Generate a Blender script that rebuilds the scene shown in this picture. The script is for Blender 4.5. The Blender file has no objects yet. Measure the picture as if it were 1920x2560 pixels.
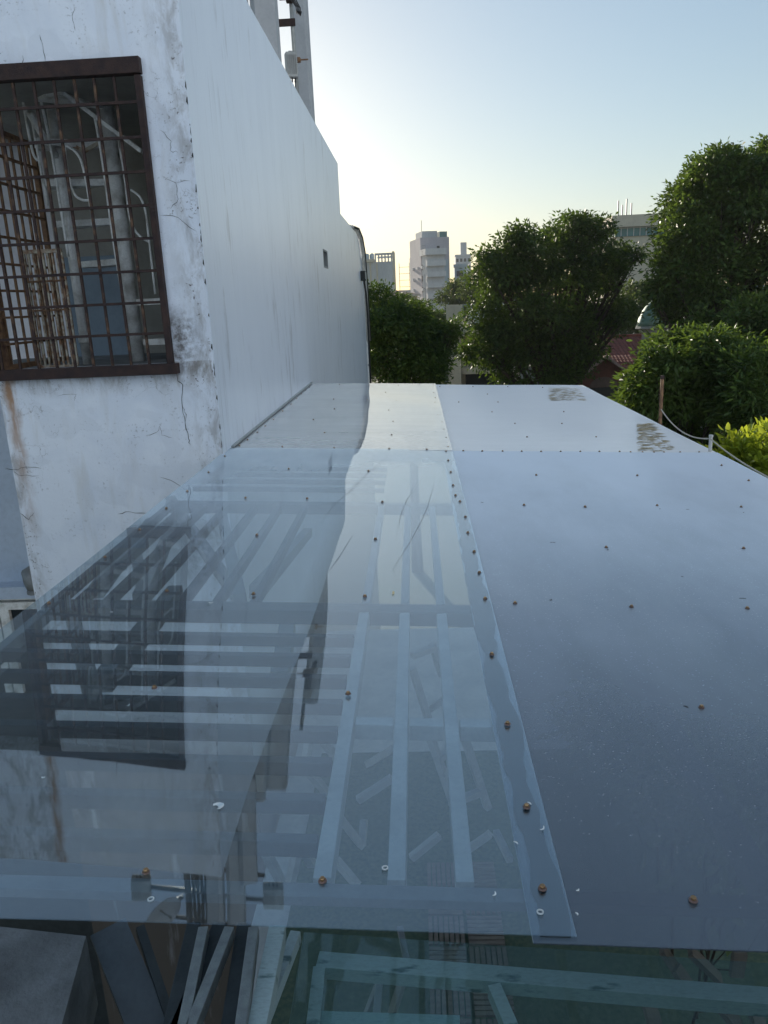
import bpy, bmesh, math, random
import numpy as np
from mathutils import Vector, Matrix
R_ = math.radians
random.seed(7)
SC = bpy.context.scene
COL = SC.collection

# ------------------------------------------------------------------ camera
FPX = 1923.0
_k = 0.045
UPC = np.array([-_k, 1, -(530 - 75 * _k) / FPX]); UPC /= np.linalg.norm(UPC)
FYC = np.array([75.0, 530.0, FPX]); FYC -= UPC * FYC.dot(UPC); FYC /= np.linalg.norm(FYC)
FXC = np.cross(UPC, FYC)
MW = np.array([FXC, FYC, UPC])            # camera (right, up, forward) -> world
CAMP = np.array([0, 0, 12.0])
cam = bpy.data.cameras.new('camera'); camo = bpy.data.objects.new('camera', cam); COL.objects.link(camo)
r_, u_, f_ = MW[:, 0], MW[:, 1], MW[:, 2]
camo.matrix_world = Matrix(((r_[0], u_[0], -f_[0], 0), (r_[1], u_[1], -f_[1], 0), (r_[2], u_[2], -f_[2], 12.0), (0, 0, 0, 1)))
cam.sensor_fit = 'VERTICAL'; cam.sensor_height = 36.0; cam.lens = 36.0 * FPX / 2560.0
cam.clip_start = 0.05; cam.clip_end = 8000
SC.camera = camo

# ------------------------------------------------------------------ sky, sun, exposure
SUN_EL, SUN_AZ = 11.5, -16.0               # degrees; azimuth from +Y, negative = left
w = bpy.data.worlds.new('World'); SC.world = w; w.use_nodes = True
nt = w.node_tree; nt.nodes.clear()
sky = nt.nodes.new('ShaderNodeTexSky'); sky.sky_type = 'NISHITA'; sky.sun_disc = False
sky.sun_elevation = R_(SUN_EL); sky.sun_rotation = R_(SUN_AZ)
sky.air_density = 1.2; sky.dust_density = 0.5; sky.ozone_density = 3.2; sky.altitude = 20
bg = nt.nodes.new('ShaderNodeBackground'); bg.inputs[1].default_value = 0.112
wo = nt.nodes.new('ShaderNodeOutputWorld')
gm = nt.nodes.new('ShaderNodeGamma'); gm.inputs[1].default_value = 0.70      # softer sky contrast, as the photograph's wide-range exposure shows it
nt.links.new(sky.outputs[0], gm.inputs[0]); hs = nt.nodes.new('ShaderNodeHueSaturation'); hs.inputs['Saturation'].default_value = 0.98; nt.links.new(gm.outputs[0], hs.inputs['Color']); nt.links.new(hs.outputs[0], bg.inputs[0]); nt.links.new(bg.outputs[0], wo.inputs[0])
sl = bpy.data.lights.new('sun', 'SUN'); sl.energy = 4.2; sl.angle = R_(0.53); sl.color = (1.0, 0.90, 0.74)
so = bpy.data.objects.new('sun', sl); COL.objects.link(so)
_s = Vector((math.sin(R_(SUN_AZ)) * math.cos(R_(SUN_EL)), math.cos(R_(SUN_AZ)) * math.cos(R_(SUN_EL)), math.sin(R_(SUN_EL))))
so.rotation_euler = _s.to_track_quat('Z', 'Y').to_euler(); so.location = (0, 0, 60)
SC.view_settings.view_transform = 'Standard'; SC.view_settings.look = 'None'
SC.view_settings.exposure = 1.05; SC.view_settings.gamma = 1.0; SC.view_settings.use_curve_mapping = False
SC.cycles.transparent_max_bounces = 24; SC.cycles.max_bounces = 10
SC.cycles.use_denoising = True
SC.cycles.sample_clamp_indirect = 6.0

# ------------------------------------------------------------------ layout helpers: turn a place in the photograph into a real point
HC = 1.2
NR = MW @ (np.array([0, FPX, -530.0]) / math.hypot(FPX, 530.0))
KZ = -NR[0] / NR[2]                        # cross fall of the canopy
Z0 = 12.0 - HC / NR[2]
def ray(x, y): return MW @ np.array([(x - 960) / FPX, (1280 - y) / FPX, 1.0])
def rz(X): return Z0 + KZ * X              # canopy height at X
def roof(x, y):
    r = ray(x, y); t = (Z0 - 12.0) / (r[2] - KZ * r[0]); return CAMP + t * r
def at(x, y, Y): r = ray(x, y); return CAMP + r * Y / r[1]
def atx(x, y, X): r = ray(x, y); return CAMP + r * X / r[0]
def onz(x, y, z): r = ray(x, y); return CAMP + r * (z - 12.0) / r[2]
def refl(x, y, Y):                         # what the canopy mirrors at a place of the photograph
    P = roof(x, y); d = ray(x, y); d = d / np.linalg.norm(d); q = d - 2 * d.dot(NR) * NR
    return P + q * (Y - P[1]) / q[1]

# ------------------------------------------------------------------ materials
def nodes(m):
    m.use_nodes = True; t = m.node_tree; t.nodes.clear(); return t
def N(t, typ, **kw):
    n = t.nodes.new(typ)
    for k, v in kw.items(): setattr(n, k, v)
    return n
def L(t, a, b): t.links.new(a, b)
def pos(t, scale=(1, 1, 1)):
    g = N(t, 'ShaderNodeNewGeometry'); mp = N(t, 'ShaderNodeMapping'); mp.inputs['Scale'].default_value = scale
    L(t, g.outputs['Position'], mp.inputs['Vector']); return mp.outputs[0]
def noise(t, vec, s, det=4, rough=.55, dist=0):
    n = N(t, 'ShaderNodeTexNoise'); n.inputs['Scale'].default_value = s; n.inputs['Detail'].default_value = det
    n.inputs['Roughness'].default_value = rough; n.inputs['Distortion'].default_value = dist
    L(t, vec, n.inputs['Vector']); return n.outputs['Fac']
def ramp(t, fac, a, b, ca=(0, 0, 0, 1), cb=(1, 1, 1, 1)):
    r = N(t, 'ShaderNodeValToRGB'); r.color_ramp.elements[0].position = a; r.color_ramp.elements[1].position = b
    r.color_ramp.elements[0].color = ca; r.color_ramp.elements[1].color = cb
    L(t, fac, r.inputs[0]); return r.outputs[0]
def mixc(t, fac, a, b):
    m = N(t, 'ShaderNodeMix'); m.data_type = 'RGBA'
    for s, v in ((0, fac), (6, a), (7, b)):
        if isinstance(v, (tuple, float, int)): m.inputs[s].default_value = (*v, 1) if isinstance(v, tuple) and len(v) == 3 else v
        else: L(t, v, m.inputs[s])
    return m.outputs[2]
def math_(t, op, a, b=0.0, clamp=False):
    m = N(t, 'ShaderNodeMath', operation=op); m.use_clamp = clamp
    for i, v in enumerate((a, b)):
        if isinstance(v, (int, float)): m.inputs[i].default_value = v
        else: L(t, v, m.inputs[i])
    return m.outputs[0]
def bump(t, h, strength=.3, dist=.01):
    b = N(t, 'ShaderNodeBump'); b.inputs['Strength'].default_value = strength; b.inputs['Distance'].default_value = dist
    L(t, h, b.inputs['Height']); return b.outputs[0]
def finish(t, sh):
    o = N(t, 'ShaderNodeOutputMaterial'); L(t, sh, o.inputs[0])
MC = {}
def mat(name, c, c2=None, s=6.0, rough=.6, metal=0.0, bmp=.15, stretch=(1, 1, 1), lo=.35, hi=.68, coat=0.0, bd=.01):
    """plain surface: two colours broken up by noise, a second fine grain and relief"""
    if name in MC: return MC[name]
    m = bpy.data.materials.new(name); t = nodes(m)
    c2 = c2 or tuple(x * .7 for x in c)
    v = pos(t, stretch)
    f = ramp(t, noise(t, v, s, 6), lo, hi)
    col = mixc(t, f, c, c2)
    g = noise(t, v, s * 9, 3)
    col = mixc(t, math_(t, 'MULTIPLY', ramp(t, g, .45, .75), .25), col, tuple(x * .6 for x in c2))
    p = N(t, 'ShaderNodeBsdfPrincipled'); L(t, col, p.inputs['Base Color'])
    p.inputs['Roughness'].default_value = rough; p.inputs['Metallic'].default_value = metal; p.inputs['Coat Weight'].default_value = coat
    if bmp: L(t, bump(t, g, bmp, bd), p.inputs['Normal'])
    finish(t, p.outputs[0]); MC[name] = m; return m

def xyz(t):
    g = N(t, 'ShaderNodeNewGeometry'); s = N(t, 'ShaderNodeSeparateXYZ'); L(t, g.outputs['Position'], s.inputs[0]); return s.outputs
def band(t, v, a, b):                      # 0..1 ramp between a and b
    m = N(t, 'ShaderNodeMapRange'); m.inputs[1].default_value = a; m.inputs[2].default_value = b; L(t, v, m.inputs[0]); m.clamp = True
    return m.outputs[0]

def mat_plaster():
    m = bpy.data.materials.new('old_white_plaster'); t = nodes(m)
    X, Y, Z = xyz(t)
    v = pos(t)
    base = mixc(t, ramp(t, noise(t, v, 1.6, 5, .6, .6), .38, .66), (.82, .85, .92), (.71, .75, .84))
    base = mixc(t, math_(t, 'MULTIPLY', ramp(t, noise(t, pos(t, (3, 3, .5)), 2.3, 5, .6, .3), .52, .75), .45), base, (.56, .53, .49))
    # patched, repainted areas
    base = mixc(t, math_(t, 'MULTIPLY', ramp(t, noise(t, pos(t, (1, 1, 1.3)), 3.1, 2, .4, .2), .56, .58), .35), base, (.68, .71, .78))
    # dirt running down below the grille, at the corners and on the lintel
    edge = math_(t, 'MAXIMUM', band(t, X, -1.86, -1.6), band(t, X, -3.12, -3.28))
    sill = math_(t, 'MULTIPLY', band(t, Z, 11.36, 11.56), math_(t, 'LESS_THAN', Z, 11.62))
    dn = ramp(t, noise(t, pos(t, (2.2, 2.2, .9)), 4.0, 8, .7, .4), .46, .62)
    d = math_(t, 'MULTIPLY', dn, math_(t, 'MAXIMUM', math_(t, 'MULTIPLY', edge, .55), math_(t, 'MULTIPLY', sill, .8)))
    base = mixc(t, d, base, (.22, .19, .16))
    # black mould specks
    sp = ramp(t, noise(t, v, 40, 4, .65), .57, .64)
    spm = ramp(t, noise(t, v, 5, 4, .6), .5, .68)
    spf = math_(t, 'MULTIPLY', math_(t, 'MULTIPLY', sp, spm), math_(t, 'ADD', .45, math_(t, 'MULTIPLY', edge, .9)), True)
    base = mixc(t, spf, base, (.07, .05, .045))
    # dark patch where the frame lost its mortar
    pt = math_(t, 'MULTIPLY', math_(t, 'MULTIPLY', band(t, X, -1.93, -1.86), band(t, X, -1.62, -1.74)), math_(t, 'MULTIPLY', band(t, Z, 11.5, 11.6), band(t, Z, 12.06, 11.9)))
    base = mixc(t, math_(t, 'MULTIPLY', pt, ramp(t, noise(t, v, 9, 6, .7), .4, .6)), base, (.16, .15, .15))
    # rust streak below the left end of the grille
    wob = math_(t, 'MULTIPLY', math_(t, 'SUBTRACT', noise(t, pos(t, (0, 0, 1)), 6, 3), .5), .10)
    xs = math_(t, 'ABSOLUTE', math_(t, 'ADD', math_(t, 'ADD', X, 3.215), wob))
    rs = math_(t, 'MULTIPLY', band(t, xs, .07, .012), math_(t, 'MULTIPLY', band(t, Z, 10.1, 11.4), ramp(t, noise(t, pos(t, (6, 6, 1)), 4, 5), .28, .55)))
    base = mixc(t, math_(t, 'MULTIPLY', rs, .85), base, (.36, .17, .055))
    # hairline cracks
    vo = N(t, 'ShaderNodeTexVoronoi', feature='DISTANCE_TO_EDGE'); vo.inputs['Scale'].default_value = 4.0
    wv = N(t, 'ShaderNodeVectorMath', operation='ADD'); nn = N(t, 'ShaderNodeTexNoise'); nn.inputs['Scale'].default_value = 7; nn.inputs['Detail'].default_value = 5
    L(t, v, nn.inputs['Vector']); sc = N(t, 'ShaderNodeVectorMath', operation='SCALE'); sc.inputs['Scale'].default_value = .5
    L(t, nn.outputs['Color'], sc.inputs[0]); L(t, v, wv.inputs[0]); L(t, sc.outputs[0], wv.inputs[1]); L(t, wv.outputs[0], vo.inputs['Vector'])
    cr = math_(t, 'MULTIPLY', ramp(t, vo.outputs['Distance'], .004, .016, (1, 1, 1, 1), (0, 0, 0, 1)), ramp(t, noise(t, v, 2.6, 3), .58, .66))
    base = mixc(t, math_(t, 'MULTIPLY', cr, .5), base, (.12, .11, .11))
    # grime of the part below the canopy
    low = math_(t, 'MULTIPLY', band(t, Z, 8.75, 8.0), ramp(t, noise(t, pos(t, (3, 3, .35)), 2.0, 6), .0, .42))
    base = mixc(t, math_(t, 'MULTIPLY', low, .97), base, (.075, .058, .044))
    p = N(t, 'ShaderNodeBsdfPrincipled'); L(t, base, p.inputs['Base Color']); p.inputs['Roughness'].default_value = .85
    hgt = math_(t, 'SUBTRACT', math_(t, 'ADD', math_(t, 'MULTIPLY', noise(t, v, 14, 8, .65), .6), math_(t, 'MULTIPLY', noise(t, v, 90, 3), .1)), cr)
    L(t, bump(t, hgt, .35, .012), p.inputs['Normal']); finish(t, p.outputs[0]); return m

def mat_smooth_wall():
    m = bpy.data.materials.new('white_enamel_wall_paint'); t = nodes(m)
    X, Y, Z = xyz(t)
    st = ramp(t, noise(t, pos(t, (1, 2.2, .22)), 1.1, 7, .65), .36, .72)
    base = mixc(t, math_(t, 'MULTIPLY', st, .6), (.78, .83, .92), (.69, .74, .84))
    fine = math_(t, 'MULTIPLY', ramp(t, noise(t, pos(t, (1, 9, .3)), 3.5, 5, .65), .54, .66), ramp(t, noise(t, pos(t, (1, .8, 1.2)), 1.1, 3), .46, .64))
    base = mixc(t, math_(t, 'MULTIPLY', fine, .42), base, (.36, .38, .44))
    stain = math_(t, 'MULTIPLY', ramp(t, noise(t, pos(t, (1, 3, .5)), 1.7, 7, .7), .56, .64), ramp(t, noise(t, pos(t), .9, 2), .46, .58))
    base = mixc(t, math_(t, 'MULTIPLY', stain, .6), base, (.40, .41, .45))
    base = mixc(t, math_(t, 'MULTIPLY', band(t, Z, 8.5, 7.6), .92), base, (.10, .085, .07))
    p = N(t, 'ShaderNodeBsdfPrincipled'); L(t, base, p.inputs['Base Color']); p.inputs['Roughness'].default_value = .34
    p.inputs['Specular IOR Level'].default_value = .5
    L(t, bump(t, noise(t, pos(t, (1, .6, .6)), 2.2, 3), .12, .03), p.inputs['Normal']); finish(t, p.outputs[0]); return m

def mat_sheet(name, ior, tint, dust, dustcol, rough=.012, film=0.0, gloss=(.88, .95, 1), base=0.0):
    """thin polycarbonate: both faces reflect by Fresnel, the rest passes through tinted; a little dust scatters"""
    m = bpy.data.materials.new(name); t = nodes(m)
    g = N(t, 'ShaderNodeNewGeometry')
    io = N(t, 'ShaderNodeMix'); io.data_type = 'FLOAT'; L(t, g.outputs['Backfacing'], io.inputs[0]); io.inputs[2].default_value = ior; io.inputs[3].default_value = 1 / ior
    v = pos(t)
    sm = noise(t, pos(t, (1.2, .5, 1)), 1.8, 4, .6)
    streak = noise(t, pos(t, (1.2, 9, 1)), 3.0, 5, .6)
    h = math_(t, 'ADD', math_(t, 'MULTIPLY', noise(t, v, 1.6, 1), .5), math_(t, 'MULTIPLY', streak, .02))
    nb = bump(t, h, .06, .02)
    fr = N(t, 'ShaderNodeFresnel'); L(t, io.outputs[0], fr.inputs['IOR']); L(t, nb, fr.inputs['Normal'])
    tr = N(t, 'ShaderNodeBsdfTransparent'); tr.inputs[0].default_value = (*tint, 1)
    gl = N(t, 'ShaderNodeBsdfGlossy'); gl.inputs['Color'].default_value = (*gloss, 1); L(t, nb, gl.inputs['Normal'])
    L(t, math_(t, 'ADD', rough, math_(t, 'MULTIPLY', ramp(t, streak, .5, .75), rough * 1.5)), gl.inputs['Roughness'])
    df = N(t, 'ShaderNodeBsdfDiffuse'); df.inputs[0].default_value = (*dustcol, 1)
    specks = ramp(t, noise(t, v, 130, 2, .5), .66, .74)
    dfac = math_(t, 'MULTIPLY', math_(t, 'ADD', math_(t, 'ADD', .75, math_(t, 'MULTIPLY', ramp(t, sm, .3, .75), .5)), math_(t, 'MULTIPLY', specks, 1.2)), dust)
    lw = N(t, 'ShaderNodeLayerWeight'); lw.inputs[0].default_value = .5          # dust looks denser at grazing angles
    cs = math_(t, 'MAXIMUM', math_(t, 'SUBTRACT', 1.0, lw.outputs['Facing']), .07)
    dfac = math_(t, 'SUBTRACT', 1.0, math_(t, 'POWER', 2.718, math_(t, 'SUBTRACT', -base, math_(t, 'DIVIDE', dfac, math_(t, 'POWER', cs, 3.0)))))
    m1 = N(t, 'ShaderNodeMixShader'); L(t, fr.outputs[0], m1.inputs[0]); L(t, gl.outputs[0], m1.inputs[2])
    if film:                               # milky protective film lying under the gloss
        fm = math_(t, 'ADD', film * .75, math_(t, 'MULTIPLY', ramp(t, noise(t, pos(t, (1, 4, 1)), 1.6, 6, .65), .34, .64), film * .25))
        d2 = N(t, 'ShaderNodeBsdfDiffuse'); d2.inputs[0].default_value = (.95, .95, .96, 1)
        m0 = N(t, 'ShaderNodeMixShader'); L(t, fm, m0.inputs[0]); L(t, tr.outputs[0], m0.inputs[1]); L(t, d2.outputs[0], m0.inputs[2]); L(t, m0.outputs[0], m1.inputs[1])
    else: L(t, tr.outputs[0], m1.inputs[1])
    m2 = N(t, 'ShaderNodeMixShader'); L(t, math_(t, 'MULTIPLY', dfac, .88), m2.inputs[0]); L(t, m1.outputs[0], m2.inputs[1]); L(t, df.outputs[0], m2.inputs[2])
    finish(t, m2.outputs[0]); return m

def mat_leaf(name, c1, c2, c3, trans=.35, rough=.38):
    m = bpy.data.materials.new(name); t = nodes(m)
    g = N(t, 'ShaderNodeNewGeometry')
    r = N(t, 'ShaderNodeValToRGB'); L(t, g.outputs['Random Per Island'], r.inputs[0])
    e = r.color_ramp.elements; e[0].color = (*c1, 1); e[1].color = (*c3, 1); e[1].position = 1
    k = r.color_ramp.elements.new(.55); k.color = (*c2, 1)
    big = noise(t, pos(t), 1.1, 3)
    col = mixc(t, math_(t, 'MULTIPLY', ramp(t, big, .45, .62), .55), r.outputs[0], c3)
    p = N(t, 'ShaderNodeBsdfPrincipled'); L(t, col, p.inputs['Base Color']); p.inputs['Roughness'].default_value = rough; p.inputs['Specular IOR Level'].default_value = .3
    tl = N(t, 'ShaderNodeBsdfTranslucent')
    tc = mixc(t, .5, col, (c3[0] * 2.2, c3[1] * 2.0, c3[2] * .8)); L(t, tc, tl.inputs[0])
    mx = N(t, 'ShaderNodeMixShader'); mx.inputs[0].default_value = trans; L(t, p.outputs[0], mx.inputs[1]); L(t, tl.outputs[0], mx.inputs[2])
    finish(t, mx.outputs[0]); return m

def mat_window(name='dark_window_glass', c=(.012, .016, .02)):
    if name in MC: return MC[name]
    m = bpy.data.materials.new(name); t = nodes(m)
    p = N(t, 'ShaderNodeBsdfPrincipled'); L(t, mixc(t, noise(t, pos(t), .8, 2), c, tuple(x * 2.2 for x in c)), p.inputs['Base Color'])
    p.inputs['Roughness'].default_value = .3; p.inputs['Specular IOR Level'].default_value = .25; finish(t, p.outputs[0]); MC[name] = m; return m

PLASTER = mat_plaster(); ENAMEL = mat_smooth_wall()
RUST = mat('rusty_dark_iron', (.030, .019, .020), (.062, .034, .028), 14, .8, .2, .5)
RUST2 = mat('orange_rusted_iron', (.10, .05, .035), (.26, .15, .08), 20, .85, .1, .5, lo=.3, hi=.6)
CREAMBAR = mat('flaking_cream_iron', (.50, .46, .38), (.25, .13, .07), 18, .75, .1, .4, lo=.42, hi=.6)
WHITEPAINT = mat('chipped_white_paint', (.84, .84, .83), (.42, .40, .37), 7, .6, 0, .25, lo=.45, hi=.7)
STEEL = mat('pale_painted_steel', (.40, .42, .43), (.31, .325, .33), 8, .5, .1, .12)
GALV = mat('galvanised_steel', (.34, .37, .37), (.25, .27, .28), 25, .5, .3, .2)
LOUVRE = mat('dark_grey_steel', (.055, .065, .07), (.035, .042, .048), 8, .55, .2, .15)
STEELD = mat('grey_painted_steel', (.26, .28, .29), (.19, .20, .21), 8, .55, .2, .15)
TEAL = mat('teal_painted_steel', (.52, .64, .66), (.14, .23, .24), 5, .5, .1, .2, (1, 3, 3), .60, .68)
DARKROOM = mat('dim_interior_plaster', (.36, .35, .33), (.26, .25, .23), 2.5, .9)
BLUEPANEL = mat('slate_blue_door_paint', (.20, .26, .33), (.16, .21, .27), 3, .6, 0, .05)
OLIVE = mat('olive_brown_door_wood', (.13, .11, .07), (.08, .065, .04), 6, .6, 0, .2, (6, 6, 1))
LAV = mat('pale_lavender_wall_paint', (.72, .71, .76), (.62, .62, .68), 2, .8, 0, .1)
BLUEWALL = mat('pale_blue_wall_paint', (.50, .58, .70), (.44, .52, .64), 2, .7, 0, .08)
BLACK = mat('black_rubber', (.015, .015, .016), (.03, .03, .03), 8, .6)
PLASTICGREY = mat('grey_plastic_conduit', (.58, .58, .56), (.45, .45, .44), 5, .5, 0, .05)
MASTM = mat('dark_mast_steel', (.10, .105, .11), (.07, .075, .08), 8, .5, .2, .15)
ANTENNA = mat('light_grey_radome', (.42, .43, .45), (.36, .37, .39), 3, .45, 0, .03)
ANTENNA2 = mat('grey_cast_aluminium', (.36, .37, .37), (.27, .28, .28), 8, .5, .3, .15)
BRASS = mat('yellow_zinc_screw', (.45, .29, .15), (.30, .18, .10), 60, .32, .9, .05, bd=.001)
WASHER = mat('pinkish_washer_rubber', (.22, .14, .12), (.12, .08, .07), 50, .45, .3, .05, bd=.001)
TURF = mat('artificial_turf', (.06, .115, .085), (.12, .17, .12), 30, .95, 0, .8, bd=.02)
DECKMAT = mat('weathered_deck_board', (.20, .18, .16), (.13, .12, .11), 9, .85, 0, .4, (1, 4, 1))
FLOORM0 = mat('pale_terrace_floor', (.42, .45, .46), (.32, .35, .36), 2, .85, 0, .2)
CONCRETE = mat('dirty_concrete', (.20, .21, .22), (.11, .115, .12), 5, .9, 0, .6)
SEAL = mat('dark_silicone', (.03, .04, .05), (.02, .028, .035), 12, .5, 0, .1, bd=.002)
ROPE = mat('pale_rope_fibre', (.55, .52, .44), (.42, .38, .30), 60, .9, 0, .5, bd=.004)
SHAVE = mat('white_plastic_shaving', (.80, .82, .82), (.70, .72, .72), 30, .5, 0, 0)
DARKSHAVE = mat('dark_metal_shaving', (.05, .045, .045), (.09, .08, .08), 40, .4, .6, 0)
TILE = mat('red_clay_tile', (.30, .085, .055), (.20, .06, .045), 5, .8, 0, .3)
BRICKRED = mat('dark_red_render', (.17, .07, .055), (.12, .05, .04), 4, .85, 0, .2)
PATINA = mat('green_copper', (.06, .15, .12), (.12, .20, .15), 3, .6, .2, .2)
CREAM = mat('cream_facade_paint', (.68, .60, .47), (.58, .51, .40), .8, .85)
GREYWHITE = mat('grey_white_facade', (.64, .63, .63), (.52, .52, .53), .35, .85, 0, .05, (1, 1, .3))
BLUEGREY = mat('blue_grey_facade', (.46, .54, .58), (.38, .45, .50), .3, .8, 0, .05)
PINKGREY = mat('mauve_grey_facade', (.55, .50, .52), (.47, .43, .46), .3, .85, 0, .05)
YELLOWF = mat('pale_yellow_facade', (.60, .55, .38), (.52, .47, .33), .4, .85)
BROWNROOF = mat('brown_roof_tile', (.14, .085, .065), (.10, .06, .05), 1.2, .9)
BARK = mat('dark_tree_bark', (.055, .042, .032), (.03, .024, .018), 9, .95, 0, .6, (2, 2, .6))
GLASSW = mat_window()
GREENGLASS = mat_window('green_curtain_glass', (.06, .14, .14))
PALEGLASS = mat_window('pale_curtained_glass', (.22, .24, .26))

# ------------------------------------------------------------------ mesh helpers
class MB:
    def __init__(s): s.v = []; s.f = []
    def add(s, vs, fs):
        o = len(s.v); s.v += [tuple(map(float, p)) for p in vs]; s.f += [tuple(o + i for i in f) for f in fs]; return s
    def box(s, x0, x1, y0, y1, z0, z1):
        return s.add([(x0, y0, z0), (x1, y0, z0), (x1, y1, z0), (x0, y1, z0), (x0, y0, z1), (x1, y0, z1), (x1, y1, z1), (x0, y1, z1)],
                     [(0, 3, 2, 1), (4, 5, 6, 7), (0, 1, 5, 4), (1, 2, 6, 5), (2, 3, 7, 6), (3, 0, 4, 7)])
    def bar(s, a, b, wd, ht, up=(0, 0, 1)):   # rectangular bar from a to b
        a, b = Vector(a), Vector(b); d = (b - a).normalized(); u = Vector(up)
        if abs(d.dot(u)) > .98: u = Vector((0, 1, 0))
        sd = d.cross(u).normalized(); u = sd.cross(d)
        q = [(-wd / 2, -ht / 2), (wd / 2, -ht / 2), (wd / 2, ht / 2), (-wd / 2, ht / 2)]
        return s.add([p + sd * i + u * j for p in (a, b) for i, j in q], [(0, 3, 2, 1), (4, 5, 6, 7), (0, 1, 5, 4), (1, 2, 6, 5), (2, 3, 7, 6), (3, 0, 4, 7)])
    def tube(s, pts, rad, n=8, cap=True):
        P = [Vector(p) for p in pts]; rs = rad if isinstance(rad, (list, tuple)) else [rad] * len(P)
        vs = []; fs = []; ref = Vector((.3, .2, 1)).normalized()
        for i, p in enumerate(P):
            d = (P[min(i + 1, len(P) - 1)] - P[max(i - 1, 0)]).normalized()
            r = ref if abs(d.dot(ref)) < .95 else Vector((1, 0, 0))
            a = d.cross(r).normalized(); b = d.cross(a)
            vs += [p + (a * math.cos(2 * math.pi * k / n) + b * math.sin(2 * math.pi * k / n)) * rs[i] for k in range(n)]
        for i in range(len(P) - 1):
            fs += [(i * n + k, i * n + (k + 1) % n, (i + 1) * n + (k + 1) % n, (i + 1) * n + k) for k in range(n)]
        if cap: fs += [tuple(range(n))[::-1], tuple((len(P) - 1) * n + k for k in range(n))]
        return s.add(vs, fs)
    def lathe(s, c, prof, n=16, cap=True):           # prof: (radius, z)
        vs = []; fs = []
        for r, z in prof: vs += [(c[0] + r * math.cos(2 * math.pi * k / n), c[1] + r * math.sin(2 * math.pi * k / n), c[2] + z) for k in range(n)]
        for i in range(len(prof) - 1): fs += [(i * n + k, i * n + (k + 1) % n, (i + 1) * n + (k + 1) % n, (i + 1) * n + k) for k in range(n)]
        if cap: fs += [tuple(range(n))[::-1], tuple((len(prof) - 1) * n + k for k in range(n))]
        return s.add(vs, fs)
    def prism(s, poly, a, b):              # polygon (list of 3d points) swept from offset a to b
        n = len(poly); a, b = Vector(a), Vector(b)
        return s.add([Vector(p) + a for p in poly] + [Vector(p) + b for p in poly],
                     [tuple(range(n))[::-1], tuple(range(n, 2 * n))] + [(i, (i + 1) % n, n + (i + 1) % n, n + i) for i in range(n)])
    def mesh(s, name, m, smooth=False, bevel=0):
        me = bpy.data.meshes.new(name); me.from_pydata(s.v, [], s.f); me.update()
        bm = bmesh.new(); bm.from_mesh(me); bmesh.ops.recalc_face_normals(bm, faces=bm.faces)
        if bevel: bmesh.ops.bevel(bm, geom=bm.edges[:], offset=bevel, segments=2, affect='EDGES', profile=.6)
        bm.to_mesh(me); bm.free()
        if smooth:
            for p in me.polygons: p.use_smooth = True
        me.materials.append(m); return me
    def build(s, name, m, parent=None, smooth=False, bevel=0, loc=None):
        return put(name, s.mesh(name, m, smooth, bevel), parent, loc)
def world_base(parent):
    b = Vector((0, 0, 0)); p = parent
    while p is not None: b += p.location; p = p.parent
    return b
def put(name, me, parent=None, loc=None):
    """link a mesh; geometry is in world coordinates unless loc gives its own place"""
    o = bpy.data.objects.new(name, me); COL.objects.link(o)
    p = Vector(loc) if loc is not None else Vector((0, 0, 0))
    if parent is not None:
        o.parent = parent
        if parent.get('local_frame'): o.location = p
        else: o.location = p - world_base(parent)
    else: o.location = p
    return o
def thing(name, label, cat, loc=(0, 0, 0), group=None, rot=0, local=False):
    o = bpy.data.objects.new(name, None); COL.objects.link(o); o.location = Vector(loc); o.rotation_euler[2] = rot; o.empty_display_size = .2
    tag(o, label, cat, group)
    if local: o['local_frame'] = 1
    return o
def tag(o, label, cat, group=None, kind=None):
    o['label'] = label; o['category'] = cat
    if group: o['group'] = group
    if kind: o['kind'] = kind
    return o
def struct(o): o['kind'] = 'structure'; return o

# ------------------------------------------------------------------ ground
GROUND = mat('city_ground', (.09, .09, .07), (.05, .07, .035), .15, .95, 0, .2)
g = MB(); g.add([(-4000, -600, 0), (4000, -600, 0), (4000, 6000, 0), (-4000, 6000, 0)], [(0, 1, 2, 3)])
struct(g.build('ground', GROUND))
# terrace floor far below the canopy
fl = MB().box(-1.5, 5.2, -3.0, 11.0, 6.9, 7.1); struct(fl.build('terrace_floor', FLOORM0))
tf = MB().box(-1.2, 5.0, -2.2, 7.6, 7.104, 7.125).build('artificial_turf', TURF); tag(tf, 'green artificial turf carpet on the terrace floor below the glass', 'turf')

# ------------------------------------------------------------------ plaster building
XW, YF, ZT = -1.56, 6.0, 14.93             # side wall plane, front wall plane, roof line
XL = -3.3
bld = thing('plaster_building', 'white plastered building with cracked front and long smooth side wall', 'building', (-2.4, 6.0, 0))
WX0, WX1, WZ0, WZ1 = -3.26, -1.885, 11.60, 13.72   # the grilled opening
fw = MB()
fw.box(XL, XW - .003, YF, YF + .22, 0, WZ0)
fw.box(WX1, XW - .003, YF, YF + .22, WZ0, WZ1)
fw.box(-6.2, XW - .003, YF, YF + .22, WZ1, ZT)
fw.box(XL, WX0, YF, YF + .22, WZ0, WZ1)
fo = fw.mesh('front_wall', PLASTER)
bm = bmesh.new(); bm.from_mesh(fo); bmesh.ops.remove_doubles(bm, verts=bm.verts, dist=.0005); bm.to_mesh(fo); bm.free()
front = put('front_wall', fo, bld)
sw = MB()
outl = [(YF + .004, 4.0), (25.6, 4.0), (25.6, 13.55), (25.0, 13.75), (24.2, 13.9), (18.05, 13.9), (18.05, ZT), (YF + .004, ZT)]
vy0, vy1, vz0, vz1 = 14.1, 14.8, 12.62, 12.93
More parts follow.
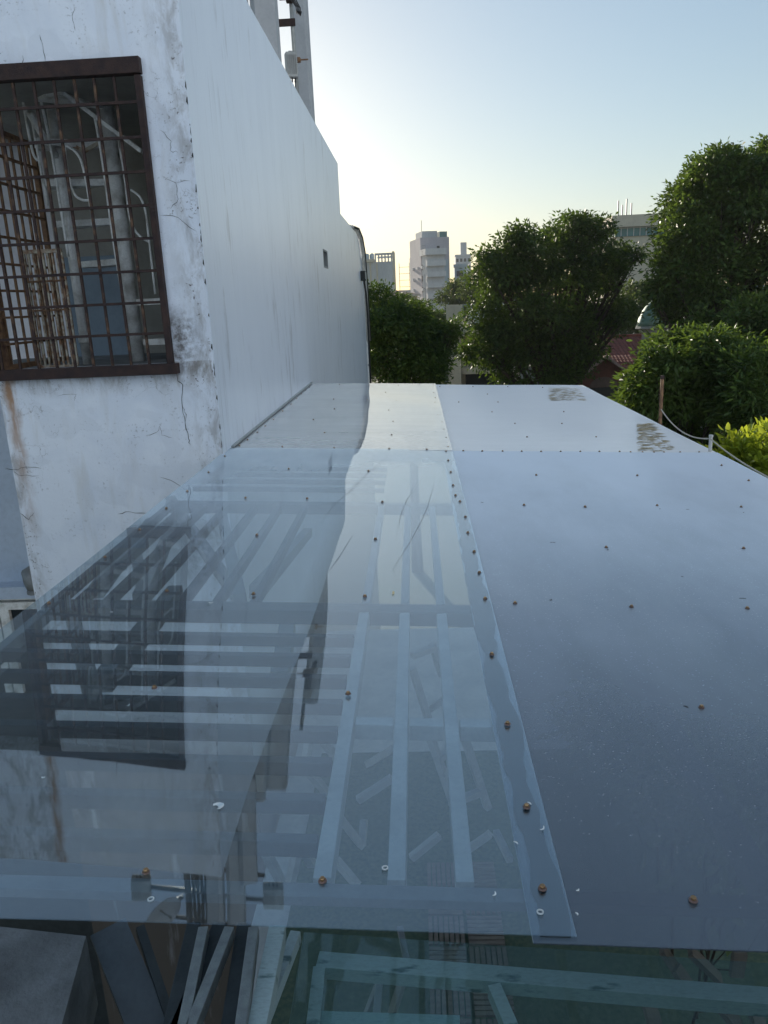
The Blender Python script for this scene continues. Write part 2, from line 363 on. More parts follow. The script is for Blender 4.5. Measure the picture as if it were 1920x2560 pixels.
sw.box(XW - .25, XW, YF + .002, vy0, 0, ZT - .002); sw.box(XW - .25, XW, vy1, 18.05, 0, ZT - .002)
sw.box(XW - .25, XW, vy0, vy1, 0, vz0); sw.box(XW - .25, XW, vy0, vy1, vz1, ZT - .002)
sw.prism([(XW, 18.05, 0), (XW, 25.2, 0), (XW, 25.2, 12.2), (XW, 24.6, 13.2), (XW, 23.8, 13.72), (XW, 22.8, 13.88), (XW, 18.05, 13.9)], (0, 0, 0), (-.25, 0, 0))
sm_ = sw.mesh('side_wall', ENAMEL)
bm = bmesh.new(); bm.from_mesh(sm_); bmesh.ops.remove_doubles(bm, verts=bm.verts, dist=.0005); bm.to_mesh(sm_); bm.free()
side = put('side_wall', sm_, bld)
MB().box(-6.2, XW - .26, YF + .23, 18.0, ZT - .3, ZT - .1).build('flat_roof', CONCRETE, bld)
MB().box(-6.2, XW - .26, 18.0, 24.4, 13.1, 13.3).build('lower_flat_roof', CONCRETE, bld)
MB().box(-6.2, XW - .26, 24.9, 25.1, 0, 12.2).build('rear_wall', CREAM, bld)
# interior behind the grille
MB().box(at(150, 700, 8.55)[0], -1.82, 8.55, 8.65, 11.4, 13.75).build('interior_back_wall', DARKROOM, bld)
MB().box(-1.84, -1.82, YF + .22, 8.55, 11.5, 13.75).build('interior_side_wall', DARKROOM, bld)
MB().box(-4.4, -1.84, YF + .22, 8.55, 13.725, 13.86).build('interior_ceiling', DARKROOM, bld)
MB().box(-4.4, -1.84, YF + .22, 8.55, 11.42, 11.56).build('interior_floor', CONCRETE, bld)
a = at(150, 700, 8.5); b = at(300, 900, 8.5)
MB().box(at(165, 800, 8.5)[0], at(335, 800, 8.5)[0], 8.50, 8.548, 11.56, at(240, 640, 8.5)[2]).build('blue_door', BLUEPANEL, bld)

MB().box(-1.885, -1.843, 7.0, 7.9, 11.56, 13.1).build('olive_door', OLIVE, bld)
# vent window in the side wall
vw = MB(); e = .05
vw.box(XW - .1, XW + .004, vy0, vy0 + e, vz0, vz1); vw.box(XW - .1, XW + .004, vy1 - e, vy1, vz0, vz1)
vw.box(XW - .1, XW + .004, vy0 + e, vy1 - e, vz0, vz0 + .03); vw.box(XW - .1, XW + .004, vy0 + e, vy1 - e, vz1 - .03, vz1)
vf = vw.build('vent_window', STEELD, bld)
for k in (1, 2): MB().box(XW - .06, XW - .04, vy0 + .05 + k * .2 - .012, vy0 + .05 + k * .2 + .012, vz0 + .03, vz1 - .03).build('vent_bar', RUST, vf)
MB().box(XW - .2, XW - .18, vy0, vy1, vz0, vz1).build('vent_pane', GLASSW, vf)

# unseen pale block added behind the view to bounce sunlight onto the walls
vb = thing('bounce_block', 'unseen pale block added behind the viewpoint to bounce sunlight', 'building', (2, -3.0, 0))
MB().box(-7, 5.99, -10, -3.0, 0, 27).build('wall', mat('bounce_pale_blue', (.43, .55, .73), (.40, .51, .68), 1.2, .85), vb)
MB().box(6, 20, -9, 2.5, 0, 26).build('bounce_wing', MC['bounce_pale_white'] if 'bounce_pale_white' in MC else mat('bounce_pale_white', (.64, .73, .86), (.60, .69, .82), 1.2, .85), vb)  # unseen wing added to bounce sunlight onto the side wall
MB().box(-1.2, 1.6, -2.997, -.35, 10.3, 10.42).build('balcony_slab', FLOORM0, vb)
for x in (-5, -2.2, 3.5):
    for z in (14.5, 18, 21.5):
        MB().box(x, x + 1.3, -2.997, -2.96, z, z + 1.5).build('window', GLASSW, vb)

# cracks: thin open fissures on the front wall
CRK = mat('crack_shadow', (.03, .028, .028), (.06, .055, .05), 30, .95, 0, 0)
def crack(pts, wd=.004, Y=YF, fork=None):
    P = [at(x, y, Y) for x, y in pts]; Q = [P[0]]
    rnd = random.Random(len(pts) * 31 + int(pts[0][0]))
    for i in range(len(P) - 1):
        for k in (1, 2, 3):
            t = k / 3; q = P[i] * (1 - t) + P[i + 1] * t
            if k < 3: q = q + np.array([rnd.uniform(-.008, .008), 0, rnd.uniform(-.008, .008)])
            Q.append(q)
    vs = []; fs = []
    for i, q in enumerate(Q):
        d = Q[min(i + 1, len(Q) - 1)] - Q[max(i - 1, 0)]; n_ = np.array([d[2], 0, -d[0]]); n_ = n_ / (np.linalg.norm(n_) + 1e-9)
        ww = wd * (.35 + .8 * rnd.random()) * (1 if 0 < i < len(Q) - 1 else .2)
        vs += [q + n_ * ww / 2 - np.array([0, .0025, 0]), q - n_ * ww / 2 - np.array([0, .0025, 0])]
    for i in range(len(Q) - 1): fs.append((2 * i, 2 * i + 1, 2 * i + 3, 2 * i + 2))
    return MB().add(vs, fs).build('crack', CRK, bld)
c3 = lambda *p: [(x * .5787, 900 + y * .5787) for x, y in p]
c1 = lambda *p: [(x * .5787, y * .5787) for x, y in p]
crack(c3((762, 5), (768, 90), (790, 110), (788, 200), (800, 270), (815, 340), (822, 365)), .006)
crack(c3((788, 200), (805, 235), (800, 285)), .004)
crack(c3((630, 325), (680, 310), (690, 285), (700, 325), (745, 335)), .0035)
crack(c3((690, 505), (740, 520), (800, 560), (822, 550), (815, 620), (805, 740)), .005)
crack(c3((20, 470), (60, 474), (110, 462), (180, 468)), .005)
crack(c3((60, 480), (90, 500), (170, 500)), .003)
crack(c3((85, 660), (125, 690), (150, 655)), .006)
crack(c3((510, 665), (560, 655), (640, 662)), .006)
crack(c3((250, 155), (330, 148), (320, 180)), .003)
crack(c1((172, 150), (186, 200), (196, 265)), .004)
crack(c1((690, 560), (740, 610), (735, 650), (770, 660)), .0035)
crack(c1((700, 760), (760, 790), (770, 860), (740, 900)), .0035)
crack(c1((760, 790), (820, 780)), .003)
crack(c1((690, 930), (770, 940), (850, 1000)), .0035)
crack(c1((320, 20), (315, 90), (325, 130)), .0035)
crack(c1((98, 240), (102, 285)), .004)
# chipped edge along the corner of front wall and side wall
rc = random.Random(3); chip = MB()
for k in range(26):
    z = rc.uniform(10.9, 13.6); hh = rc.uniform(.01, .06); ww = rc.uniform(.006, .016)
    chip.add([(XW - .002, YF - .0025, z), (XW - ww, YF - .0025, z + hh * .4), (XW - ww * .5, YF - .0025, z + hh), (XW - .002, YF - .0025, z + hh)], [(0, 1, 2, 3)])
co = chip.build('chipped_corner', CRK, bld); co['kind'] = 'stuff'

# ------------------------------------------------------------------ grille
gy = YF - .03
gr = MB()
gr.box(WX0 - .03, WX1 + .02, gy - .03, gy + .05, WZ1 - .10, WZ1 + .005)
gr.box(WX0 - .02, WX1 + .05, gy - .05, gy + .05, WZ0 - .07, WZ0 + .01)
gr.box(WX1 - .03, WX1 + .015, gy - .02, gy + .05, WZ0 + .01, WZ1 - .11)
gr.box(WX0 - .03, WX0 + .01, gy - .02, gy + .05, WZ0 + .01, WZ1 - .11)
grille = gr.build('window_grille', RUST, bld, bevel=.004)
RUST3 = mat('flecked_rusty_iron', (.045, .026, .024), (.17, .10, .06), 16, .85, .1, .5, lo=.5, hi=.68)
barv = MB().box(-.009, .009, -.009, .009, 0, WZ1 - .11 - WZ0 - .01).mesh('grille_bar', RUST3)
barh = MB().box(WX0 + .01, WX1 - .03, -.007, .007, -.010, .010).mesh('grille_crossbar', RUST)
GX = [WX1 - .03 - .146 * (k + 1) for k in range(9)]
for k, x in enumerate(GX):
    o = put('grille_bar', barv, grille, (x + random.uniform(-.004, .004), gy + .012, WZ0 + .01)); o.rotation_euler[1] = random.uniform(-.004, .004)
ngz = 8
for k in range(ngz):
    put('grille_crossbar', barh, grille, (0, gy - .008, 11.84 + k * .2286))
# side grille along the left of the balcony and a smaller cage behind
sg = MB(); sx = -3.235
sg.prism([(sx, YF + .04, 11.60), (sx, 7.12, 11.60), (sx, 7.12, 13.44), (sx, YF + .04, 13.44), (sx, YF + .04, 13.40), (sx, 7.08, 13.40), (sx, 7.08, 11.64), (sx, YF + .08, 11.64), (sx, YF + .08, 13.399), (sx, YF + .04, 13.399)], (-.02, 0, 0), (.02, 0, 0))
sgo = sg.build('side_grille', RUST2, bld)
sbar = MB().box(-.008, .008, -.010, .010, 11.64, 13.40).mesh('grille_bar', RUST2)
for k in range(7): put('grille_bar', sbar, sgo, (sx, YF + .14 + k * .14, 0))
scb = MB().box(-.012, .012, YF + .05, 7.07, -.009, .009).mesh('grille_crossbar', RUST2)
for k in range(8): put('grille_crossbar', scb, sgo, (sx + .016, 0, 11.80 + k * .205))
cg = MB()
cy0 = 6.5
cg.prism([(-3.2, cy0, 11.56), (-2.86, cy0, 11.56), (-2.86, cy0, 11.60), (-3.17, cy0, 11.60), (-3.17, cy0, 12.50), (-2.86, cy0, 12.50), (-2.86, cy0, 12.53), (-3.2, cy0, 12.53)], (0, 0, 0), (0, .03, 0))
cage = cg.build('cage_frame', CREAMBAR, bld)
cb = MB().box(-.008, .008, -.008, .008, 11.60, 12.50).mesh('cage_bar', CREAMBAR)
for k in range(8): put('cage_bar', cb, cage, (-3.14 + k * .04, 6.515, 0))
ch = MB().box(-3.17, -2.86, 6.49, 6.505, -.008, .008).mesh('cage_crossbar', RUST2)
for z in (11.82, 12.05, 12.28): put('cage_crossbar', ch, cage, (0, 0, z))

# pipe and pale slab seen through the side grille
pv = thing('drain_pipe', 'white vertical drain pipe behind the side grille, left of the staircase', 'pipe', (-3.02, 7.1, 11.56))
MB().tube([(-3.02, 7.1, 11.56), (-3.02, 7.1, 13.72)], .045, 14).build('pipe_body', WHITEPAINT, pv, True)
MB().lathe((-3.02, 7.1, 11.75), [(.045, 0), (.056, .005), (.056, .07), (.045, .075)], 14).build('pipe_collar', WHITEPAINT, pv)
MB().tube([(-3.02, 7.1, 13.3), (-3.06, 6.95, 13.45), (-3.08, 6.8, 13.6)], .03, 10).build('pipe_bend', WHITEPAINT, pv, True)

# neighbour's walls to the left of the plaster building
nb = thing('neighbour_house', 'pale blue neighbouring wall with ledge and small dark window at left edge', 'house', (-5, 8.4, 0))
MB().box(-9, -3.32, 9.2, 9.5, 8.6, 11.2).build('wall', BLUEWALL, nb)
MB().box(-9, -3.0, 9.2, 9.5, 0, 8.598).build('shade_dark_wall', MC['dark_grey_steel'], nb)  # coloured dark to stand in for the shade of the deep gap
MB().box(-9.5, -3.32, 8.75, 9.1, 11.2, 14.6).build('upper_wall', LAV, nb)
p0 = at(0, 1465, 9.1); p1 = at(96, 1480, 9.1)
zl = at(50, 1478, 9.1)[2]
MB().box(-9, -3.32, 8.98, 9.2, zl - .06, zl + .1).build('ledge', BLUEWALL, nb)
wz1 = at(60, 1520, 9.15)[2]; wx0 = at(27, 1530, 9.15)[0]
wfr = MB(); wfr.box(wx0 - .12, wx0, 9.1, 9.2, wz1 - 1.2, wz1 + .1); wfr.box(wx0, -3.4, 9.1, 9.2, wz1, wz1 + .1)
wfr.box(wx0 - .26, wx0 - .16, 9.13, 9.2, wz1 - 1.2, wz1 + .16); wfr.box(wx0 - .16, -3.4, 9.13, 9.2, wz1 + .12, wz1 + .16)
wf = wfr.build('window', WHITEPAINT, nb)
MB().box(wx0, -3.4, 9.16, 9.19, wz1 - 1.2, wz1).build('pane', GLASSW, wf)
pb = at(75, 1435, 9.0)
pf = thing('pipe_fitting', 'grey green broken pipe fitting above the ledge beside the plaster corner', 'pipe', (pb[0], 9.05, pb[2] - .2))
MB().tube([(pb[0], 9.2, pb[2]), (pb[0], 8.98, pb[2]), (pb[0] + .02, 8.95, pb[2] - .1), (pb[0] + .03, 8.95, pb[2] - .2)], [.09, .1, .085, .06], 12).build('pipe_elbow', STEELD, pf, True)
MB().lathe((pb[0] + .03, 8.95, pb[2] - .25), [(.06, 0), (.075, .01), (.075, .05), (.05, .06)], 12).build('pipe_flange', STEELD, pf)

# ------------------------------------------------------------------ spiral staircase behind the grille
st_c = at(300, 530, 7.25); cx, cy = st_c[0], 7.25
stair = thing('spiral_staircase', 'white spiral staircase with round column and chipped treads behind the rusty grille', 'staircase', (cx, cy, 11.56))
MB().tube([(cx, cy, 11.56), (cx, cy, 13.72)], .062, 18).build('column', WHITEPAINT, stair, True)
for i, (px, py, ang) in enumerate([(124, 353, 200), (92, 446, 182), (107, 544, 165), (173, 645, 140), (400, 750, 350), (417, 851, 15), (330, 255, 240)]):
    z = at(300, py, 7.25)[2]; tm = MB(); a0, a1 = R_(ang - 15), R_(ang + 15)
    poly = [(cx + .05 * math.cos(a0), cy + .05 * math.sin(a0), z), (cx + .62 * math.cos(a0), cy + .62 * math.sin(a0) * .9, z),
            (cx + .64 * math.cos(R_(ang)), cy + .64 * math.sin(R_(ang)) * .9, z), (cx + .62 * math.cos(a1), cy + .62 * math.sin(a1) * .9, z), (cx + .05 * math.cos(a1), cy + .05 * math.sin(a1), z)]
    if ang in (350, 15): poly = [(cx + (p[0] - cx) * .55, cy + (p[1] - cy) * .55, z) for p in poly]
    tm.prism(poly, (0, 0, 0), (0, 0, -.055)); tm.build('tread', WHITEPAINT, stair)
g2 = lambda *p: [(x / 2.665, 120 + y / 2.665) for x, y in p]
def rail(name, pts, Y, rad, m=WHITEPAINT, Y2=None):
    P = [at(x, y, Y + ((Y2 or Y) - Y) * i / max(1, len(pts) - 1)) for i, (x, y) in enumerate(pts)]
    if len(P) > 3:                        # smooth curve through the points
        Q = []
        for i in range(len(P) - 1):
            p0, p1, p2, p3 = P[max(i - 1, 0)], P[i], P[i + 1], P[min(i + 2, len(P) - 1)]
            for k in range(5):
                t = k / 5; Q.append(.5 * ((2 * p1) + (-p0 + p2) * t + (2 * p0 - 5 * p1 + 4 * p2 - p3) * t * t + (-p0 + 3 * p1 - 3 * p2 + p3) * t ** 3))
        P = Q + [P[-1]]
    MB().tube(P, rad, 6).build(name, m, stair, True)
pa, pb2 = [at(x, y, 6.75) for x, y in g2((310, 215), (945, 690))]
MB().bar(pa, pb2, .03, .055, (0, 1, 0)).build('handrail', WHITEPAINT, stair)
rail('baluster', g2((355, 260), (400, 520), (430, 660)), 6.8, .013)
rail('baluster', g2((430, 640), (445, 800), (490, 960), (540, 1010), (595, 1015)), 6.8, .011)
rail('baluster', g2((440, 650), (500, 690), (545, 770), (590, 980), (650, 1370)), 6.8, .011)
rail('baluster', g2((630, 450), (690, 800), (750, 1240), (815, 1650)), 6.8, .012)
rail('baluster', g2((780, 560), (830, 850), (850, 1020)), 6.85, .011)
rail('baluster', g2((850, 935), (855, 1080), (890, 1200), (940, 1260), (995, 1295)), 6.85, .010)
rail('baluster', g2((870, 945), (930, 990), (970, 1090), (990, 1250), (1035, 1640)), 6.85, .010)
rail('baluster', g2((240, 210), (330, 620), (400, 1040), (455, 1390)), 6.9, .012)
rail('baluster', g2((135, 240), (190, 560), (220, 700), (250, 750)), 6.95, .013)
rail('baluster', g2((170, 410), (215, 500), (240, 640), (270, 800), (320, 1050)), 6.95, .012)
rail('baluster', g2((330, 300), (350, 480), (360, 610)), 7.3, .012)
for (x0, y0, x1, y1) in ((330, 560, 560, 690), (560, 690, 680, 620), (560, 370, 640, 320)):
    A, B_ = [at(x, y, 7.1) for x, y in g2((x0, y0), (x1, y1))]; MB().bar(A, B_, .02, .03).build('tread_bracket', CREAMBAR, stair)

# ------------------------------------------------------------------ canopy
can = thing('glazed_canopy', 'wide sloping canopy of clear and smoky polycarbonate sheets on steel framing', 'canopy', (.4, 1.3, 10.8))
XR, XM, YN, YS, YE = 2.42, .275, 1.229, 6.25, 11.43
CLEAR = mat_sheet('clear_polycarbonate', 2.05, (.88, .95, .98), .0035, (.84, .88, .94), base=.0)
SMOKE = mat_sheet('smoky_polycarbonate', 1.95, (.36, .41, .46), .021, (.80, .87, .97), .10, 0, (.84, .92, 1))
FCLEAR = mat_sheet('filmed_clear_polycarbonate', 2.2, (.70, .73, .75), .0006, (.80, .82, .84), .015, .34, (1, 1, 1))
FSMOKE = mat_sheet('filmed_smoky_polycarbonate', 2.0, (.30, .33, .35), .01, (.85, .86, .88), .12, .95, (1, 1, 1))
def sheet(name, x0, x1, y0, y1, dz, m, seed, label=None, amp=.0011, tilt=0.0, flare=0):
    nx, ny = int((x1 - x0) / .05) + 1, int((y1 - y0) / .06) + 1
    rnd = random.Random(seed); ph = [(rnd.uniform(.6, 2.6), rnd.uniform(.4, 2.2), rnd.uniform(0, 6.3), rnd.uniform(.3, 1)) for _ in range(7)]
    vs = []
    for s in (0, 1):
        for j in range(ny + 1):
            y = y0 + (y1 - y0) * j / ny
            for i in range(nx + 1):
                x = x0 + (x1 - x0) * i / nx
                h = amp * sum(a * math.sin(kx * x * 2.2 + ky * y * 2.0 + p) for kx, ky, p, a in ph)
                z = rz(x) + dz + h + tilt * (x - x0)
                if flare and y < y0 + .35: z -= flare * ((y0 + .35 - y) / .35) ** 2
                vs.append((x, y, z - .003 * s))
    n = (nx + 1) * (ny + 1); fs = []
    for j in range(ny):
        for i in range(nx):
            q = j * (nx + 1) + i; fs.append((q, q + 1, q + nx + 2, q + nx + 1)); fs.append((n + q, n + q + nx + 1, n + q + nx + 2, n + q + 1))
    rim = [i for i in range(nx + 1)] + [j * (nx + 1) + nx for j in range(1, ny + 1)] + [ny * (nx + 1) + i for i in range(nx - 1, -1, -1)] + [j * (nx + 1) for j in range(ny - 1, 0, -1)]
    vs += [vs[i] for i in rim] + [vs[n + i] for i in rim]; k_ = len(rim)
    for i in range(k_): fs.append((2 * n + i, 2 * n + k_ + i, 2 * n + k_ + (i + 1) % k_, 2 * n + (i + 1) % k_))
    o = MB().add(vs, fs).build(name, m, can, True)
    for pl in o.data.polygons[-k_:]: pl.use_smooth = False
    if label: o['label'] = label
    return o
sheet('roof_sheet', XM - .085, XR, YS - .05, YE, .000, FSMOKE, 1, 'far right sheet under whitish film')
sheet('roof_sheet', XM - .085, XR, YN - .012, YS, .005, SMOKE, 2, 'near right smoky dark sheet')
sheet('roof_sheet', XW - .005, XM, YS - .05, YE, .010, FCLEAR, 3, 'far left sheet under whitish film', tilt=.004)
sheet('roof_sheet', XW - .02, XM, YN, YS, .015, CLEAR, 4, 'near left clear sheet')
# wavy band of sealant under the lap
def sealant(y0, y1, dz, seed):
    rnd = random.Random(seed); ny = 120; vs = []; fs = []; l = r = 0
    for j in range(ny + 1):
        y = y0 + (y1 - y0) * j / ny
        l = .88 * l + rnd.uniform(-.008, .008); r = min(.012, .88 * r + rnd.uniform(-.008, .008))
        for x in (XM - .072 + l, XM - .014 + r): vs += [(x, y, rz(x) + dz + .0015), (x, y, rz(x) + dz)]
    for j in range(ny):
        q = 4 * j; fs += [(q, q + 2, q + 6, q + 4), (q, q + 4, q + 5, q + 1), (q + 2, q + 3, q + 7, q + 6)]
    MB().add(vs, fs).build('sealant_strip', SEAL, can)
sealant(YN + .004, YS - .03, .0072, 5)
# frame: rafters run away from the camera, purlins run across
def rafter(X, y0, y1, wd=.045, ht=.06, m=STEEL, drop=.006, name='rafter'):
    z = rz(X) - drop; return MB().box(X - wd / 2, X + wd / 2, y0, y1, z - ht, z).build(name, m, can, bevel=.003)
def purlin(x0, x1, Y, wd=.045, ht=.06, m=STEEL, drop=.006, name='purlin'):
    return MB().bar((x0, Y, rz(x0) - drop - ht / 2), (x1, Y, rz(x1) - drop - ht / 2), wd, ht).build(name, m, can, bevel=.003)
RY1 = roof(900, 1515)[1]; RY2 = roof(700, 1255)[1]
xr = [roof(x, 2215)[0] for x in (800, 990, 1164, 1354)]
for X in xr: rafter(X, YN + .16, RY1 - .05, .04)
for X in (xr[0], xr[1], xr[2]): rafter(X, RY1 + .05, RY2 - .04, .035, .05, STEELD)
for X in (xr[3],): rafter(X, RY1 + .05, YE - .05, .05)
purlin(XW + .0, XR, YN + .125, .04, .025, mat('mid_grey_steel', (.15, .165, .175), (.11, .12, .13), 8, .5, .2, .12))
purlin(XW, XR, RY1, .09, .06, LOUVRE)
purlin(XW, XR, RY2, .08, .06, LOUVRE)
purlin(XW, XR, YS - .025, .06, .07, STEELD, .012)
purlin(XW, XR, YE - .06, .06, .07, STEELD, .012)
yt = roof(1060, 1800)[1]
for a_, b_ in zip(xr[:-1], xr[1:]): purlin(a_ + .025, b_ - .025, yt, .045, .05)
for py in (1584, 1633, 1685, 1747, 1815, 1894, 1986, 2089):
    Y = roof(760, py)[1]; purlin(XW + .03, xr[0] - .025, Y, .032, .042, LOUVRE, .006, 'louvre_bar')
for px in (150, 208, 278, 359, 463, 550, 642): rafter(roof(px, 1482)[0], RY1 + .05, RY2 - .045, .032, .045, LOUVRE)
rafter(XW + .03, YN + .17, RY1 - .05, .04, .05, STEELD)
for py in (1165, 1180, 1197, 1216): purlin(XW + .04, xr[0], roof(700, py)[1], .035, .03, LOUVRE, .006, 'louvre_bar')
for Y in (7.4, 8.5, 9.6): purlin(XW + .02, XR - .02, Y, .045, .05, STEELD, .012)
# right bay
for X in (.72, 1.22, 1.75, 2.33): rafter(X, YN + .17, RY1 - .05, .05, .06, STEELD)
for X in (.72, 1.22, 1.75, 2.33): rafter(X, RY1 + .05, YE - .1, .05, .06, STEELD)
for Y in (1.75, 2.1, 2.4, 2.65): purlin(1.25, 2.3, Y, .05, .05, STEELD, .008)
# diagonal bracing a little lower, resting on the lower frame
def brace(a, b, wd=.035, m=STEEL, name='brace'): MB().bar(a, b, wd, wd).build(name, m, can)
for (x0, y0), (x1, y1), z0, z1 in [((255, 1710), (440, 1480), 10.66, 10.66), ((230, 1730), (180, 1540), 10.6, 10.4), ((700, 1700), (720, 1560), 10.6, 10.5), ((425, 1250), (600, 1500), 10.6, 10.2), ((240, 1480), (390, 1290), 10.6, 10.3), ((350, 1500), (440, 1300), 10.6, 10.3), ((640, 1480), (770, 1330), 10.6, 10.1),
                                   ((555, 1290), (600, 1500), 10.5, 10.5), ((330, 1330), (360, 1490), 10.5, 10.5)]:
    brace(onz(x0, y0, z0), onz(x1, y1, z1), .07, STEELD)
for (x0, y0), (x1, y1), z0, z1 in [((1030, 1670), (1070, 1795), 10.3, 10.0), ((1065, 1780), (1115, 1745), 10.0, 10.1), ((1075, 1840), (1135, 2010), 10.2, 9.9), ((1125, 2010), (1200, 1980), 9.9, 9.9),
                                   ((1095, 1900), (1125, 1875), 10.1, 10.1), ((1160, 1840), (1220, 2020), 10.2, 9.8), ((985, 1870), (920, 1910), 10.1, 9.9), ((980, 1945), (895, 2000), 10.0, 9.9),
                                   ((850, 2045), (905, 2115), 9.9, 9.7), ((905, 2115), (910, 2050), 9.7, 9.8), ((775, 1840), (765, 1900), 10.2, 10.1), ((800, 1840), (840, 1895), 10.2, 10.0),
                                   ((765, 1920), (820, 1985), 10.2, 9.9), ((745, 2120), (725, 2210), 10.1, 9.9), ((755, 2120), (780, 2160), 10.1, 9.9), ((665, 2130), (705, 2210), 10.1, 9.8),
                                   ((1028, 2145), (1098, 2088), 9.6, 9.7), ((1175, 2120), (1225, 2085), 9.6, 9.7), ((1240, 2080), (1275, 2150), 9.6, 9.6), ((840, 2150), (895, 2215), 9.7, 9.6),
                                   ((1030, 1640), (1085, 1620), 10.3, 10.3), ((1080, 1610), (1105, 1690), 10.3, 10.1)]:
    brace(onz(x0, y0, z0), onz(x1, y1, z1), .03, STEEL)

# flashing line along the side wall
MB().bar((XW + .012, YS + .02, rz(XW) + .022), (XW + .012, YE, rz(XW) + .026), .024, .012).build('edge_flashing', STEEL, can, bevel=.002)

# screws
def dome(r, h, n=6): return [(r, 0), (r, h * .6), (r * .8, h)]
hexm = MB().lathe((0, 0, 0), [(.0062, .004), (.0062, .0085), (.0048, .0098)], 6).mesh('screw', BRASS)
wam = MB().lathe((0, 0, 0), [(.0088, 0), (.0095, .0012), (.0088, .003), (.006, .0042)], 14).mesh('washer', WASHER, True)
SCREWS = []
c8 = lambda L_: [(500 + x * .6028, 880 + y * .6028) for x, y in L_]
c5 = lambda L_: [(600 + x * .5425, 1400 + y * .5425) for x, y in L_]
c6 = lambda L_: [(1200 + x * .434, 1100 + y * .434) for x, y in L_]
SCREWS += c8([(967, 141), (967, 150), (970, 173), (976, 194), (975, 214), (982, 241), (987, 268), (1004, 297), (1012, 328), (1021, 362), (1029, 400), (1021, 421), (1030, 459), (1040, 508), (1050, 564), (1060, 606), (1078, 632), (1101, 697), (1111, 763), (1137, 843), (1159, 931)])
SCREWS += c5([(1130, 197), (1161, 457), (1233, 780), (1320, 1167), (1393, 1545)])
SCREWS += c8([(342, 399), (557, 405), (785, 410), (941, 413), (1092, 414), (1171, 415)])
SCREWS += c6([(13, 70), (130, 70), (240, 71), (352, 72), (465, 72), (578, 72), (688, 72), (804, 72), (867, 72), (936, 72), (1002, 73), (1060, 73), (1153, 73), (1262, 73)])
SCREWS += c8([(369, 495), (699, 504), (757, 634), (445, 620), (190, 617), (237, 773), (728, 790), (1395, 516), (1344, 640), (1597, 648), (695, 204), (815, 207), (783, 247), (801, 294), (795, 350), (770, 172), (555, 200), (558, 241), (471, 286), (517, 341), (579, 139), (702, 142), (823, 143), (995, 144), (1132, 145), (1276, 145), (1192, 176), (1073, 209), (1236, 209), (1211, 250), (1306, 298), (1356, 354), (1509, 249), (1501, 298), (1643, 354), (1421, 148)])
SCREWS += c8([(454, 150), (439, 162), (421, 178), (401, 197), (378, 221), (343, 250), (305, 285), (271, 313), (238, 339), (198, 370), (164, 395), (104, 442), (37, 510)])
SCREWS += [(x * .5787 + 3, 902 + y * .5787) for x, y in [(805, 576), (715, 651), (600, 744), (451, 865), (210, 1066), (1092, 1025), (718, 1013), (665, 1434)]]
SCREWS += c5([(576, 186), (500, 640), (383, 1510)])
SCREWS += c6([(324, 208), (906, 211), (1391, 152), (1547, 240), (254, 382), (605, 391), (1020, 385), (1504, 393), (727, 627), (1518, 632), (202, 950), (872, 970), (1539, 980), (1275, 1553)])
SCREWS += [(1000 + 1321 * .5546, 1900 + 645 * .5546), (635 * .5787, 1700 + 860 * .5787), (1000 + 2300 * .5546, 1900 + 700 * .5546)]
for px, py in SCREWS:
    p = roof(px, py)
    dz = (.010 if p[1] > YS else .015) if p[0] < XM else (0 if p[1] > YS else .005)
    o = put('screw', hexm, can, (p[0], p[1], rz(p[0]) + dz + .0012)); o.rotation_euler = (random.uniform(-.08, .08), random.uniform(-.08, .08), random.uniform(0, 1))
    wv = bpy.data.objects.new('washer', wam); COL.objects.link(wv); wv.parent = o

# reflections in film gaps on the far sheets, painted as brown streaks
REFLPAINT = bpy.data.materials.new('painted_reflection'); t = nodes(REFLPAINT)
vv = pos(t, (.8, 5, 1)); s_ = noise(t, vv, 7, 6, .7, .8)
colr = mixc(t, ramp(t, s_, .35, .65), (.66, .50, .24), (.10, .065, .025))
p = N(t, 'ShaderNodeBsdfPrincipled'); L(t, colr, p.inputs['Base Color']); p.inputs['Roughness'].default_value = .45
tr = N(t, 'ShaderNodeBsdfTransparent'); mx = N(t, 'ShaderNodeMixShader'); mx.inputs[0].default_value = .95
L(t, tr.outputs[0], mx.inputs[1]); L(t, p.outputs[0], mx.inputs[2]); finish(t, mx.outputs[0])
def reflpatch(corners, dz, seed, n=230):
    """flat brown and dark streaks that paint a reflection onto the sheet"""
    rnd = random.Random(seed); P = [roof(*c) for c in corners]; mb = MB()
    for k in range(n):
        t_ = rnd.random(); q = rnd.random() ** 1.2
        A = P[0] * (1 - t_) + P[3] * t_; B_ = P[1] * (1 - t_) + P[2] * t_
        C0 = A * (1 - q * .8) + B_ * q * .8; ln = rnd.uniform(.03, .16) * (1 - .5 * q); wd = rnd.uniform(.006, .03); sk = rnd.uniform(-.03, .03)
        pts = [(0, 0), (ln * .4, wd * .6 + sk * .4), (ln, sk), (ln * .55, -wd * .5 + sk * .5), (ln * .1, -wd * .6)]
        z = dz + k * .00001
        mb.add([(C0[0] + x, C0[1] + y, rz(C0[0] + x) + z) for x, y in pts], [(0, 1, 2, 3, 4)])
    o = mb.build('reflection_patch', REFLPAINT, can); o['kind'] = 'stuff'; return o
reflpatch([(1368, 970), (1462, 970), (1485, 1002), (1368, 1002)], .0025, 2)
reflpatch([(1588, 1060), (1635, 1058), (1705, 1129), (1590, 1129)], .0025, 3)

